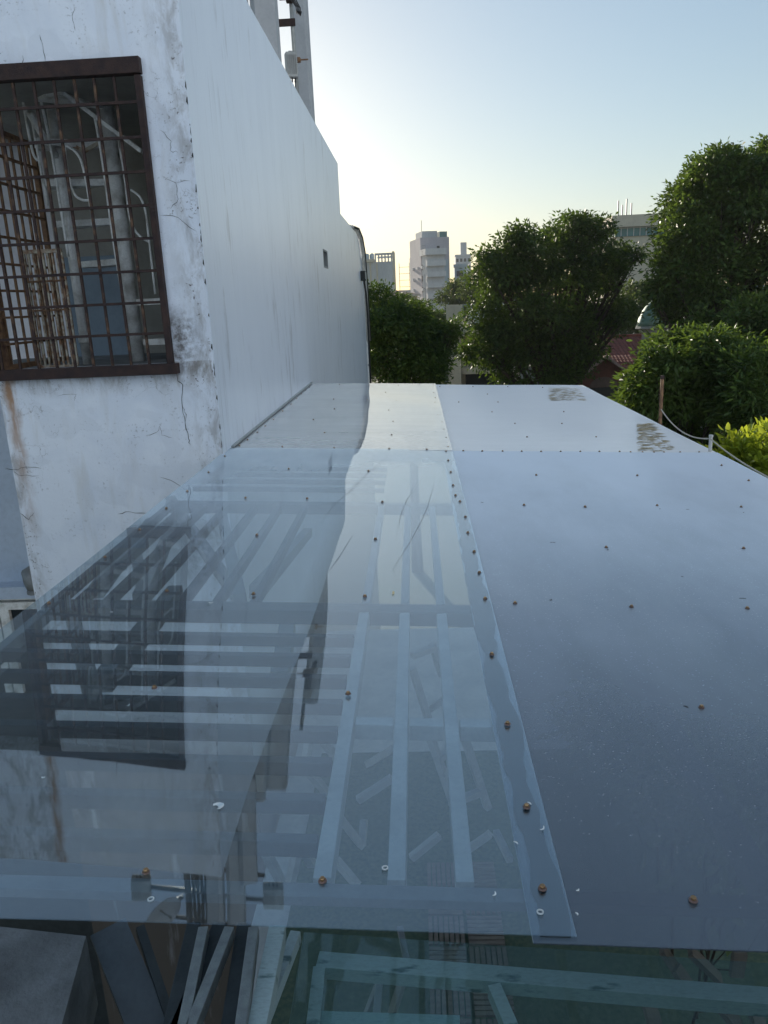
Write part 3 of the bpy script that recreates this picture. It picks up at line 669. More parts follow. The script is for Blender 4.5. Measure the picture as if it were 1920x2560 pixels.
# ------------------------------------------------------------------ bits lying on the canopy
SCR = mat('scratch_grey', (.20, .21, .23), (.30, .31, .33), 20, .7, 0, 0)
for pts in ([(780, 440), (700, 508), (620, 590), (560, 640), (500, 720)], [(905, 555), (860, 620), (835, 680), (820, 750)], [(970, 560), (945, 650), (915, 720), (860, 820), (800, 915)], [(635, 770), (580, 860), (520, 940)], [(800, 915), (818, 945)]):
    P = [roof(*c) for c in c8(pts)]; vs = []
    for i, p in enumerate(P):
        wd_ = .0012 if 0 < i < len(P) - 1 else .0003
        for s_x in (-1, 1): vs.append((p[0] + s_x * wd_, p[1], rz(p[0]) + .0165))
    MB().add(vs, [(2 * i, 2 * i + 1, 2 * i + 3, 2 * i + 2) for i in range(len(P) - 1)]).build('scratch', SCR, can)
def shaving(px, py, ln, wd, m, name, label, cat, group=None, curl=.5, rot=None):
    p = roof(px, py); dz = (.010 if p[1] > YS else .015) if p[0] < XM else (0 if p[1] > YS else .005)
    rnd = random.Random(int(px * 7 + py)); a = rnd.uniform(0, 3.1) if rot is None else rot; n = 6; vs = []; fs = []
    for i in range(n + 1):
        t_ = i / n - .5; th = a + curl * t_ * 2
        c = (ln * t_ * math.cos(th), ln * t_ * math.sin(th)); zz = .0012 + .004 * abs(t_) * ln / .03
        nx, ny = -math.sin(th), math.cos(th); ww = wd * (1 - .9 * abs(t_) * 1.2)
        for s in (-1, 1):
            for h in (0, .001): vs.append((c[0] + nx * ww * s / 2, c[1] + ny * ww * s / 2, zz + h))
    for i in range(n):
        q = 4 * i; fs += [(q, q + 2, q + 6, q + 4), (q + 1, q + 5, q + 7, q + 3), (q, q + 4, q + 5, q + 1), (q + 2, q + 3, q + 7, q + 6)]
    fs += [(0, 1, 3, 2), (4 * n, 4 * n + 2, 4 * n + 3, 4 * n + 1)]
    o = MB().add(vs, fs).build(name, m, None, False, 0, (p[0], p[1], rz(p[0]) + dz)); tag(o, label, cat, group); return o
WS = 'small white plastic shaving lying on the polycarbonate canopy'
c7 = lambda x, y: (1000 + x * .5546, 1900 + y * .5546)
for (x, y), ln in [(q_, l_ * .7) for q_, l_ in [(c7(803, 600), .013), (c7(799, 705), .012), (c7(646, 338), .026), (c7(586, 221), .02), (c7(430, 636), .02), (c7(525, 400), .02), ((560 * .5787, 1700 + 130 * .5787), .02), ((912 * .5787, 900 + 1066 * .5787), .03), ((485 * .5787, 900 + 1105 * .5787), .02), ((110, 1700 + 1310 * .5787 - 500), .015)]]:
    shaving(x, y, ln, .004, SHAVE, 'plastic_shaving', WS, 'shaving', 'white plastic shavings scattered on the canopy')
DS = 'tiny dark metal shaving lying on the polycarbonate canopy'
for (x, y), ln in zip(c6([(1510, 920), (1167, 795), (410, 930), (1037, 403), (738, 640), (1187, 1545), (420, 597), (14, 365), (1195, 406), (1519, 424)]), (.03, .015, .015, .012, .02, .016, .03, .02, .02, .01)):
    shaving(x, y, ln, .005, DARKSHAVE, 'metal_shaving', DS, 'shaving', 'dark metal shavings scattered on the canopy')
shaving(957 * .5787, 1700 + 565 * .5787, .036, .016, SHAVE, 'plastic_scrap', 'largest white plastic scrap, on the clear sheet at lower left', 'scrap', None, .9, 2.4)
shaving(984, 1492, .03, .010, mat('yellow_glint', (.85, .70, .38), (.8, .6, .3), 30, .4, 0, 0), 'painted_glint', 'pale yellow painted glint upright in the middle of the clear sheet', 'scrap', None, .2, 1.5)  # a glint of light on the sheet, painted as a small yellow fleck
RING = mat('swarf_ring_plastic', (.72, .75, .76), (.5, .52, .53), 40, .4, 0, 0)
for x, y, lb in ((656 * .5787, 1700 + 978 * .5787, 'white swarf ring left of centre near the front canopy edge'), (600 + 670 * .5425, 1400 + 1450 * .5425, 'white swarf ring between two rafters in the middle bay'), (600 + 1383 * .5425, 1400 + 1655 * .5425, 'white swarf ring beside the sealed lap at the front edge')):
    p = roof(x, y); r = MB(); r.lathe((0, 0, 0), [(.0045, 0), (.0070, 0), (.0074, .002), (.0055, .0035), (.0045, .002), (.0045, 0)], 14, False)
    o = r.build('swarf_ring', RING, None, True, 0, (p[0], p[1], rz(p[0]) + .0165)); tag(o, lb, 'swarf ring', 'drilled plastic rings on the clear sheet')

# ------------------------------------------------------------------ posts and rope along the right edge
p0 = at(1650, 1060, 7.9); p1 = at(1650, 945, 7.9)
post = thing('rusty_post', 'tall rusty iron post standing at the right canopy edge before the bush', 'post', (p0[0], 7.9, 9.8))
MB().tube([(p0[0], 7.9, 9.8), (p0[0], 7.9, p1[2])], .017, 10).build('post_shaft', RUST2, post, True)
MB().lathe((p0[0], 7.9, p1[2] - .01), [(.017, 0), (.022, .005), (.022, .03), (.012, .034)], 10).build('post_cap', RUST, post)
q0 = at(1775, 1128, 6.3); q1 = at(1775, 1093, 6.3)
sp = thing('short_post', 'short grey post holding the rope at the canopy edge beside bright hedge', 'post', (q0[0], 6.3, 9.8))
MB().tube([(q0[0], 6.3, 9.8), (q0[0], 6.3, q1[2])], .014, 10).build('post_shaft', PLASTICGREY, sp, True)
MB().lathe((q0[0], 6.3, q1[2]), [(.014, 0), (.018, .003), (.018, .018), (.01, .02)], 10).build('post_cap', PLASTICGREY, sp)
rp = []
A, B_ = at(1652, 1022, 7.9), at(1775, 1096, 6.3); C_ = at(1930, 1198, 4.7)
for P_, Q_, sag in ((A, B_, .09), (B_, C_, .02)):
    for i in range(17):
        s = i / 16; q = P_ * (1 - s) + Q_ * s; q = q - np.array([0, 0, sag * 4 * s * (1 - s)]); rp.append(q)
o = MB().tube(rp, .006, 6).build('rope', ROPE, None, True); tag(o, 'pale rope sagging between the rusty post and the short post', 'rope')

# ------------------------------------------------------------------ lower glass roof and framing near the camera
lf = thing('lower_glass_roof', 'lower skylight of teal steel beams and glass below the canopy front edge', 'skylight', (.5, .8, 9.4))
zl = 9.5
def lbar(a, b, wd, ht, m=TEAL, name='skylight_beam', z=zl, z2=None):
    return MB().bar(onz(a[0], a[1], z), onz(b[0], b[1], z2 or z), wd, ht).build(name, m, lf, bevel=.003)
lbar((795, 2412), (2100, 2520), .075, .06)
lbar((800, 2430), (770, 2700), .05, .06)
lbar((1235, 2475), (1330, 2700), .05, .06)
lbar((790, 2558), (1150, 2570), .06, .05)
lbar((950, 2430), (940, 2560), .03, .03, STEEL, 'glazing_bar', 9.2)
lbar((1010, 2440), (975, 2550), .035, .03, STEEL, 'glazing_bar', 9.3, 9.0)
lbar((960, 2420), (905, 2560), .02, .02, STEELD, 'glazing_bar', 9.2, 9.0)
lbar((740, 2340), (600, 2700), .04, .05, TEAL, 'skylight_beam', 9.7)
lbar((1000, 2320), (1020, 2420), .03, .03, STEELD, 'glazing_bar', 9.0)
LGLASS = mat_sheet('greenish_skylight_glass', 1.5, (.84, .93, .92), .03, (.45, .58, .60))
v4 = [onz(*c, zl + .035) for c in ((760, 2330), (2100, 2420), (2150, 2760), (690, 2760))]
MB().prism(v4, (0, 0, 0), (0, 0, -.006)).build('glass_pane', LGLASS, lf)
for (a_, b_, lb) in (((510, 2330), (455, 2600), 0), ((575, 2330), (470, 2600), 0), ((635, 2330), (600, 2600), 0)):
    lbar(a_, b_, .035, .05, GALV, 'galvanised_rail', 9.9)
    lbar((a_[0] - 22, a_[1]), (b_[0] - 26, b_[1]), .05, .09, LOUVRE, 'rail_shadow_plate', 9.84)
for (a_, b_) in (((695, 2330), (640, 2600)),): lbar(a_, b_, .06, .06, TEAL, 'skylight_beam', 9.86)
# wedge of concrete and slanted plate at lower left
dt = thing('concrete_ledge', 'rough grey concrete ledge below the canopy corner at lower left', 'ledge', (-1.2, 1.2, 8))
A, B_, C_, D_ = onz(-150, 2300, 9.9), onz(215, 2340, 9.9), onz(130, 2650, 9.9), onz(-200, 2650, 9.9)
MB().prism([A, B_, C_, D_], (0, 0, 0), (0, 0, -.3)).build('ledge_slab', CONCRETE, dt)
SLATE = mat('slate_steel', (.11, .13, .15), (.08, .095, .11), 6, .6)
gp = thing('slanted_steel_plate', 'slate grey steel plate slanting beside the concrete ledge at lower left', 'steel plate', (-.9, 1.1, 9.5))
MB().bar(onz(270, 2320, 9.8), onz(400, 2640, 9.6), .13, .02).build('plate', SLATE, gp)
MB().bar(onz(350, 2322, 9.79), onz(455, 2640, 9.59), .03, .05).build('plate_flange', LOUVRE, gp)

pk = thing('plank_stack', 'loose grey timber planks leaning below the glass at lower right', 'planks', onz(1750, 2460, 8.6))
for (a_, b_) in (((1655, 2370), (1700, 2440)), ((1725, 2378), (1800, 2450)), ((1765, 2475), (1850, 2570)), ((1812, 2480), (1838, 2570)), ((1850, 2380), (1840, 2440)), ((1870, 2480), (1900, 2570)), ((1610, 2470), (1640, 2570)), ((1690, 2420), (1760, 2520))):
    A, B_ = onz(a_[0], a_[1], 8.6), onz(b_[0], b_[1], 8.45); MB().bar(A, B_, .07, .03).build('plank', DECKMAT, pk)
# deck tiles on the terrace: a short walkway
tile_slat = MB().box(-.14, .14, -.016, .016, 0, .02).mesh('slat', DECKMAT)
_dt = onz(1130, 2600, 7.126)
for i in range(6):
    for j in range(2):
        c = Vector((_dt[0] + .31 * j, _dt[1] + .31 * i, 7.126))
        tl_ = thing('deck_tile', 'weathered grey slatted deck tile in the walkway on the turf below', 'deck tile', c, 'slatted deck tiles forming the walkway')
        for k in range(7):
            o = bpy.data.objects.new('slat', tile_slat); COL.objects.link(o); o.parent = tl_
            if (i + j) % 2: o.rotation_euler[2] = math.pi / 2; o.location = (-.126 + k * .042, 0, .004)
            else: o.location = (0, -.126 + k * .042, .004)

# ------------------------------------------------------------------ telecom equipment on the roof of the plaster building
def panel_antenna(x, y, z0, z1, label, wd=.28, dp=.14, rot=0.0):
    a_ = thing('panel_antenna', label, 'antenna', (x, y, z0), 'panel antennas on the plaster building roof', rot, True)
    poly = [(-wd / 2, 0, .06), (-wd / 2, -dp * .55, .06), (-wd * .36, -dp, .06), (wd * .36, -dp, .06), (wd / 2, -dp * .55, .06), (wd / 2, 0, .06)]
    MB().prism(poly, (0, 0, 0), (0, 0, z1 - z0 - .06)).build('radome', ANTENNA, a_, bevel=.006)
    MB().box(-.035, .035, 0.004, .028, .1, z1 - z0 - .1).build('back_rail', ANTENNA2, a_)
    MB().prism([(p[0] * .96, p[1] * .96 - .002, 0.02) for p in poly], (0, 0, 0), (0, 0, .038)).build('end_cap', ANTENNA2, a_)
    for k in range(4): MB().tube([(-.09 + k * .06, -dp * .5, -.03), (-.09 + k * .06, -dp * .5, .03)], .012, 8).build('connector', BLACK, a_)
    return a_
b2 = at(793, 322, 14.7)
panel_antenna(-1.75, 14.7, 14.88, 17.8, 'slimmer pale panel antenna, farther one at the wall top against the sky', .27, .14, R_(-12))
panel_antenna(-1.86, 11.5, 14.9, 17.6, 'wider grey panel antenna, nearer one rising above the wall top', .36, .16, R_(14))
pole = thing('antenna_pole', 'thin grey steel antenna pole with clamps between the two panel antennas', 'pole', (-1.86, 13.2, 14.7))
pq = at(731, 58, 13.3)
MB().tube([(pq[0], 13.3, 14.5), (pq[0], 13.3, 17.6)], .032, 12).build('pole_shaft', ANTENNA2, pole, True)
for z, dx in ((15.95, -.42), (15.97, -.36)):
    pass
cz = at(735, 58, 13.3)
MB().box(pq[0] - .27, pq[0] + .05, 13.24, 13.27, cz[2] - .05, cz[2] + .05).build('clamp_plate', RUST, pole)
MB().tube([(pq[0] - .02, 13.2, at(745, 155, 13.3)[2]), (pq[0] + .22, 13.2, at(745, 155, 13.3)[2])], .012, 8).build('clamp_bolt', RUST2, pole, True)
MB().box(pq[0] + .02, pq[0] + .1, 13.16, 13.24, at(745, 155, 13.3)[2] - .03, at(745, 155, 13.3)[2] + .03).build('clamp_nut', RUST2, pole)
ct = at(722, 4, 13.3)
MB().tube([(pq[0] - .16, 13.2, ct[2]), (pq[0] + .12, 13.2, ct[2])], .013, 8).build('clamp_bolt', RUST, pole, True)
MB().box(pq[0] - .06, pq[0] + .06, 13.17, 13.26, ct[2] - .04, ct[2] + .06).build('clamp_nut', RUST, pole)
for k in range(4):
    q = at(728 + k * 4, 0, 13.1); e_ = at(742 + k * 3, 34 + k * 2, 13.1)
    MB().tube([q + np.array([0, 0, .3]), q, (q + e_) / 2 + np.array([.03, 0, 0]), e_, e_ + np.array([.02, 0, .06])], .008, 6).build('cable', BLACK, pole, True)
ru = at(728, 160, 13.0)
def radio_unit(c, label, rot=0.0, sz=(.17, .12, .36)):
    u = thing('radio_unit', label, 'radio unit', c, 'remote radio units on the roof', rot, True)
    MB().box(-sz[0] / 2, sz[0] / 2, -sz[1] / 2, sz[1] / 2, -sz[2] / 2, sz[2] / 2).build('housing', ANTENNA2, u, bevel=.012)
    for k in range(5): MB().box(-sz[0] / 2 + .02 + k * .03, -sz[0] / 2 + .028 + k * .03, -sz[1] / 2 - .02, -sz[1] / 2 - .002, -sz[2] / 2 + .04, sz[2] / 2 - .04).build('cooling_fin', ANTENNA2, u)
    for k in range(3): MB().tube([(-.05 + k * .05, 0, -sz[2] / 2 - .06), (-.05 + k * .05, 0, -sz[2] / 2)], .011, 8).build('cable_gland', BLACK, u)
    MB().box(-.03, .03, -.02, .02, sz[2] / 2, sz[2] / 2 + .025).build('handle', ANTENNA2, u)
    return u
radio_unit((ru[0] - .0, 13.0, ru[2] - .02), 'grey radio unit box clamped beside the antenna pole at the wall top', R_(20), (.17, .14, .34))
# mast with its equipment, standing further forward on the roof (mirrored in the canopy)
mx0 = refl(500, 2230, 8.3)
MXp, MYp = -2.35, 8.3
mast = thing('telecom_mast', 'steel lattice telecom mast mirrored in the canopy front edge', 'mast', (MXp, MYp, ZT - .1))
legs = [(MXp + .28 * math.cos(a_), MYp + .28 * math.sin(a_)) for a_ in (R_(90), R_(210), R_(330))]
for lx, ly in legs: MB().tube([(lx, ly, ZT - .1), (MXp + (lx - MXp) * .55, MYp + (ly - MYp) * .55, 20.5)], .045, 8).build('mast_leg', MASTM, mast, True)
for k in range(9):
    z0_, z1_ = ZT + k * .6, ZT + (k + 1) * .6
    f0, f1 = 1 - .45 * (k / 9), 1 - .45 * ((k + 1) / 9)
    for i in range(3):
        a_, b_ = legs[i], legs[(i + 1) % 3]
        MB().bar((MXp + (a_[0] - MXp) * f0, MYp + (a_[1] - MYp) * f0, z0_), (MXp + (b_[0] - MXp) * f1, MYp + (b_[1] - MYp) * f1, z1_), .04, .02).build('lattice_brace', MASTM, mast)
for z, x0, x1 in ((16.75, -3.35, -1.5), (17.15, -3.3, -1.45), (17.6, -3.0, -1.6)): MB().tube([(x0, MYp - .1, z), (x1, MYp - .1, z)], .028, 8).build('crossarm', MASTM, mast, True)
for k in range(6): MB().tube([(MXp - .1 + k * .05, MYp - .3, ZT), (MXp - .14 + k * .06, MYp - .32, 16.2), (MXp - .1 + k * .05, MYp - .22, 18.5)], .022, 6).build('cable', BLACK, mast, True)
MB().lathe((MXp, MYp, ZT - .1), [(.75, 0), (.72, .1), (.34, .9), (.3, 1.0)], 3).build('equipment_shroud', MASTM, mast)
for (px, py, lb, rt) in ((610, 2190, 'panel antenna hanging right of the mast, mirrored near the clear sheet front edge', .3), (560, 2210, 'panel antenna close before the mast, mirrored near the front edge', -.2), (640, 2060, 'short panel antenna at the right side of the mast, mirrored above the front edge', .5), (672, 1850, 'panel antenna standing at the wall top, mirrored beside the bright sky strip', .1)):
    q = refl(px, py, MYp - .25) if py > 1950 else refl(px, py, 9.2)
    panel_antenna(q[0], q[1], q[2] - .8, q[2] + .8, lb, .24, .12, rt)
for (px, py, lb) in ((358, 2232, 'radio unit box on the left crossarm tip, mirrored at lower left'), (705, 2235, 'radio unit box on the right crossarm tip, mirrored near the front edge')):
    q = refl(px, py, MYp - .2); radio_unit((q[0], q[1], q[2]), lb, .2, (.26, .16, .30))
q = refl(408, 2290, MYp - .3)
dish = thing('satellite_dish', 'shallow round dish on the mast, mirrored near the lower left front edge', 'dish', (q[0], q[1], q[2]), None, .5, True)
pr = [(.02, .0), (.16, .03), (.27, .09), (.275, .1), (.265, .1), (.15, .045), (.02, .015)]
dm = MB().lathe((0, 0, 0), pr, 24).build('reflector', ANTENNA, dish, True); dm.rotation_euler = (R_(80), 0, R_(20))
MB().tube([(0, .02, 0), (.1, -.32, -.12)], .012, 6).build('feed_arm', MASTM, dish, True)
MB().tube([(0, .02, 0), (.35, .12, 0)], .03, 8).build('dish_arm', MASTM, dish, True)

# conduits at the far end of the side wall
cd = thing('conduit_bundle', 'bundle of grey conduits bending over the far end of the side wall', 'conduit', (XW, 25.4, 10))
for k, (off, rr) in enumerate(((0, .05), (.11, .045), (.2, .03))):
    X = XW + .06 + off * .5
    MB().tube([(X - .12, 21.4 + off, 13.93), (X - .10, 22.9 + off, 13.97 + .02 * k), (X - .07, 23.9 + off, 13.84), (X - .05, 24.5 + off, 13.45), (X - .05, 24.9 + off, 12.6), (X - .05, 25.26 + off, 10.8)], rr, 8).build('conduit', PLASTICGREY if k < 2 else BLACK, cd, True)
bx = atx(905, 690, XW + .03)
jb = thing('junction_box', 'small black junction box on the far end of the side wall', 'box', (XW + .06, bx[1], bx[2]), None, 0, True)
MB().box(-.06, .08, -.25, .2, -.14, .14).build('housing', BLACK, jb, bevel=.02)
MB().box(.081, .095, -.2, .15, -.1, .1).build('lid', PLASTICGREY, jb)
MB().tube([(.02, .1, -.14), (.05, .2, -.5), (.06, .4, -1.2), (.05, .5, -3.5)], .03, 8).build('cable', BLACK, jb, True)
dpp = thing('downpipe', 'thin dark downpipe running down the far wall corner beside the tree', 'pipe', (XW, 25.28, 4))
MB().tube([(XW - .01, 25.28, 4), (XW - .01, 25.28, 11.6)], .045, 8).build('pipe_body', PLASTICGREY, dpp, True)
for z in (8.5, 10.0, 11.2): MB().lathe((XW - .01, 25.28, z), [(.046, 0), (.06, .01), (.06, .06), (.046, .07)], 8).build('pipe_clip', STEELD, dpp)

# ------------------------------------------------------------------ distant buildings
def px_w(dpx, Y): return dpx / FPX * Y * 1.03
def windows(parent, x0, x1, z0, z1, cols, y=-.02, m=GLASSW, fr=GREYWHITE, mull=2, name='window'):
    """a row of windows on the local front face"""
    wd = (x1 - x0) / cols
    for i in range(cols):
        a_, b_ = x0 + i * wd + wd * .08, x0 + (i + 1) * wd - wd * .08
        f = MB(); e = min(.12, wd * .06)
        f.box(a_, a_ + e, y - .06, y, z0, z1); f.box(b_ - e, b_, y - .06, y, z0, z1); f.box(a_ + e, b_ - e, y - .06, y, z0, z0 + e); f.box(a_ + e, b_ - e, y - .06, y, z1 - e, z1)
        for k in range(1, mull + 1):
            q = a_ + (b_ - a_) * k / (mull + 1); f.box(q - e / 3, q + e / 3, y - .05, y, z0 + e, z1 - e)
        fo_ = f.build(name, fr, parent)
        MB().box(a_ + e, b_ - e, y - .02, y - .004, z0 + e, z1 - e).build('pane', m, fo_)
def zat(x, y, Y): return at(x, y, Y)[2]
# tall narrow tower
YT = 230; b0 = at(1068, 700, YT); x_r = at(1113, 700, YT)[0]
tw = thing('tower_block', 'tall narrow grey apartment tower with balcony bands and taller rear core', 'building', (b0[0], YT, 0), None, R_(13), True)
W = (x_r - b0[0]) * 1.03; zt = zat(1090, 632, YT)
core0 = zat(1095, 588, YT); 
MB().box(0, W, .3, 22, 0, zt).build('main_block', GREYWHITE, tw)
c0 = px_w(-2, YT); c1_ = px_w(68, YT)
MB().box(c0, c1_, 6, 20, zt * .2, core0).build('rear_core', PINKGREY, tw)
MB().box(W + .01, W + px_w(20, YT), 5, 18, 0, zat(1120, 645, YT)).build('side_block', BLUEGREY, tw)
MB().box(c0 + 1.0, c0 + 5.6, 8, 16, core0, core0 + 1.9).build('roof_plant_room', GREYWHITE, tw)
MB().box(c0 + 6.1, c1_ - .3, 7, 12, core0, core0 + 1.6).build('roof_glass_screen', GREENGLASS, tw)
MB().tube([(c0 + 1.2, 9, core0), (c0 + 1.2, 9, core0 + 5)], .08, 5).build('roof_aerial', STEELD, tw)
MB().box(c0 + 4.9, c0 + 5.7, 5.9, 5.98, core0 - 5.8, core0 - 2.4).build('core_window', GLASSW, tw)
zs = [zat(1090, y, YT) for y in (632, 670, 698, 725, 753, 780, 808)]
MB().box(-.6, W + .3, -1.2, 6, zs[0] - .5, zs[0] + 1.2).build('roof_canopy', GREYWHITE, tw)
windows(tw, .2, W - .2, zat(1090, 644, YT), zat(1090, 632, YT) - .2, 3, .28, PALEGLASS, GREYWHITE, 1)
for k in range(6):
    zc = zat(1090, 658 + 27.5 * k - 6 + 0, YT)
    MB().box(-.1, W + .1, -.9, .298, zc - 1.35, zc + .12).build('balcony_parapet', GREYWHITE, tw)
    windows(tw, .15, W - .15, zc - 3.25, zc - 1.4, 3, .28, GLASSW, GREYWHITE, 1)
for k in range(8):
    for j in range(3):
        if (k * 3 + j) % 4 != 3:
            MB().box(-.7, -.02, 3 + j * 6, 4.2 + j * 6, zt - 4 - k * 3.1, zt - 3.2 - k * 3.1).build('air_conditioner', GREYWHITE, tw)
        MB().box(-.05, -.005, 5 + j * 6, 6.2 + j * 6, zt - 4.4 - k * 3.1, zt - 2.8 - k * 3.1).build('side_window', GLASSW, tw)
lt = MB()
for k in range(5): lt.bar((-.8 + .25 * k, 2, zt - .5), (-.8 + .25 * k, 2, zt + 2.4), .06, .06)
for k in range(4): lt.bar((-.8, 2, zt - .2 + .8 * k), (.2, 2, zt - .2 + .8 * k), .06, .06)
lt.build('roof_railing', STEELD, tw)
# left white building with pergola edge and scaffold tower
YA = 205; a0 = at(892, 700, YA); a1 = at(983, 700, YA); za = zat(940, 655, YA)
wb = thing('white_building', 'white office block with dark window columns, left of the apartment tower', 'building', (a0[0], YA, 0), None, 0, True); W = a1[0] - a0[0]
MB().box(0, W, 0, 16, 0, za).build('main_block', GREYWHITE, wb)
pg = MB(); xg = W * .52
pg.box(xg, W, 0, .6, za + 1.6, za + 2.1); pg.box(xg, W, 15, 15.6, za + 1.6, za + 2.1)
for k in range(6): pg.box(xg + (W - xg - .4) * k / 5, xg + (W - xg - .4) * k / 5 + .35, .002, .5, za, za + 1.598)
pg.build('roof_pergola', GREYWHITE, wb)
MB().box(-.4, xg - .1, -.8, 10, za + .0, za + .7).build('roof_slab', CREAM, wb)
for k in range(3): MB().lathe((1.4 + k * 1.3, 3, za + .7), [(.55, 0), (.6, .2), (.6, 1.3), (.3, 1.6)], 10).build('water_tank', BLUEGREY, wb)
MB().box(W - .01, W + .5, 0, 8, 0, za + 2.4).build('end_fin', CREAM, wb)
for cx_, n in ((.25, 4), (.43, 6), (.78, 5)):
    for k in range(n):
        zc = za - 2.2 - k * 4.6 - (3 if cx_ > .7 else 0)
        windows(wb, W * cx_ - .9, W * cx_ + .9, zc - 1.8, zc + .6, 1, -.02, GLASSW, GREYWHITE, 1)
for cx_ in (.12, .25, .43): MB().box(W * cx_ + 1.1, W * cx_ + 1.5, -.35, -.002, za - 26, za - .3).build('facade_rib', CREAM, wb)
scf = thing('scaffold_tower', 'thin lattice scaffold tower beside the white office block', 'scaffold', (a1[0] + 1.6, YA + 1, 0), None, 0, True)
zs1 = zat(988, 658, YA)
for x in (0, 2.6): 
    for y in (0, 2.0): MB().bar((x, y, 0), (x, y, zs1), .12, .12).build('scaffold_post', CREAM, scf)
for k in range(int(zs1 / 1.6)): MB().bar((0, 0, 1 + k * 1.6), (2.6, 0, 1 + k * 1.6), .1, .1).build('scaffold_rung', CREAM, scf); 
MB().tube([(6.5, 0, 0), (6.5, 0, zat(1000, 687, YA))], .06, 5).build('aerial', STEELD, scf)
# low house with hipped roof
YB = 150; h0 = at(955, 745, YB); h1 = at(1044, 745, YB); zb = zat(1000, 738, YB)
hh = thing('hipped_house', 'pale yellow house with brown hipped roof before the apartment tower', 'house', (h0[0], YB, 0), None, R_(4), True); W = h1[0] - h0[0]
MB().box(0, W, 0, 12, 0, zb).build('wall', YELLOWF, hh)
rt = zat(1015, 727, YB)
MB().add([(-.5, -.5, zb), (W + .5, -.5, zb), (W + .5, 12.5, zb), (-.5, 12.5, zb), (2.5, 5, rt + .2), (W - 3, 5, rt + .2)], [(0, 1, 5, 4), (1, 2, 5), (2, 3, 4, 5), (3, 0, 4), (0, 3, 2, 1)]).build('roof', BROWNROOF, hh)
MB().box(-.55, W + .55, -.6, -.5, zb - .25, zb - .01).build('eaves_board', CREAM, hh)
windows(hh, W * .72, W * .90, zb - 3.2, zb - 1.1, 1, -.02, GLASSW, CREAM, 1)
windows(hh, W * .2, W * .4, zb - 3.2, zb - 1.1, 1, -.02, GLASSW, CREAM, 1)
# small far blocks
def far_block(name, label, x0, x1, ytop, Y, m, rows, cols, crown=None):
    p, q = at(x0, 720, Y), at(x1, 720, Y); zt_ = zat((x0 + x1) / 2, ytop, Y); W = q[0] - p[0]
    o = thing(name, label, 'building', (p[0], Y, 0), None, 0, True)
    MB().box(0, W, 0, W, 0, zt_).build('main_block', m, o)
    MB().box(-.3, W + .3, -.3, W, zt_, zt_ + .8).build('parapet', m, o)
    hh_ = 3.3
    for r in range(rows):
        zc = zt_ - 2.0 - r * hh_
        for c in range(cols): MB().box(W * (c + .2) / cols, W * (c + .8) / cols, -.08, -.01, zc - .8, zc + .8).build('window', GLASSW, o)
    if crown: MB().box(W * crown[0], W * crown[1], W * .2, W * .7, zt_ + .8, zt_ + .8 + crown[2]).build('roof_plant_room', m, o)
    return o
far_block('far_tower', 'small pale far apartment tower just right of the grey tower', 1140, 1178, 640, 420, GREYWHITE, 9, 4, (.35, .75, 6))
far_block('teal_block', 'low blue grey block with red panel right of the grey tower', 1137, 1164, 667, 250, BLUEGREY, 2, 1)
far_block('pink_block', 'tiny pinkish block peeping out left of the dark middle tree', 1205, 1240, 657, 330, mat('pink_facade', (.55, .42, .38), (.5, .38, .35), .3, .85), 3, 2)
far_block('pale_far_house', 'small white far house between the scaffold and the apartment tower', 1030, 1046, 706, 350, GREYWHITE, 2, 2)
far_block('long_far_block', 'low white far block on the skyline behind the scaffold', 1000, 1034, 729, 420, GREYWHITE, 1, 6)
# beige building with glazed top floors
YG = 120; g0 = at(1541, 600, YG); g1 = at(1700, 600, YG); zg = zat(1590, 538, YG)
bg_ = thing('beige_building', 'tall beige building with green glass top floors behind the right tree', 'building', (g0[0], YG, 0), None, R_(0), True); W = g1[0] - g0[0]
zgl = zat(1590, 590, YG)
MB().box(0, W, 0, 24, 0, zgl).build('main_block', CREAM, bg_)
MB().box(-.3, W, -.3, 24, zgl + .002, zg - 1.6).build('glazed_floor', GREENGLASS, bg_)
MB().box(-1.0, W + .5, -1.2, 25, zg - 1.6, zg).build('roof_slab', CREAM, bg_)
for k in range(14): MB().box(-.42, -.302, .5 + k * 1.7, .62 + k * 1.7, zgl, zg - 1.6).build('glazing_mullion', GREYWHITE, bg_)
for k in range(10): MB().box(.5 + k * .9, .6 + k * .9, -.42, -.302, zgl, zg - 1.6).build('glazing_mullion', GREYWHITE, bg_)
for z in (zgl + 1.1, zgl + 2.1): MB().box(-.40, W, -.40, -.304, z, z + .1).build('glazing_transom', GREYWHITE, bg_)
for k in range(6):
    for j in range(3): 
        windows(bg_, W * (.12 + .28 * j), W * (.27 + .28 * j), zgl - 3.2 - k * 3.1, zgl - 1.4 - k * 3.1, 1, -.02, GLASSW, CREAM, 1)
    for j in range(5): MB().box(-.04, -.005, 2 + j * 4.4, 3.4 + j * 4.4, zgl - 3.2 - k * 3.1, zgl - 1.4 - k * 3.1).build('side_window', GLASSW, bg_)
for j in range(6): MB().box(-.35, -.002, 1.0 + j * 4.4, 1.5 + j * 4.4, 0, zgl - .4).build('pilaster', CREAM, bg_)
for k, (dx, h_) in enumerate(((.3, 2.2), (.9, 1.6), (1.5, 2.4), (2.2, 1.8))): MB().box(dx, dx + .16, 1, 1.2, zg, zg + h_).build('roof_aerial', STEELD, bg_)
MB().tube([(7.5, 2, zg), (7.3, 2, zg + 3.2)], .06, 5).build('roof_aerial', STEELD, bg_)
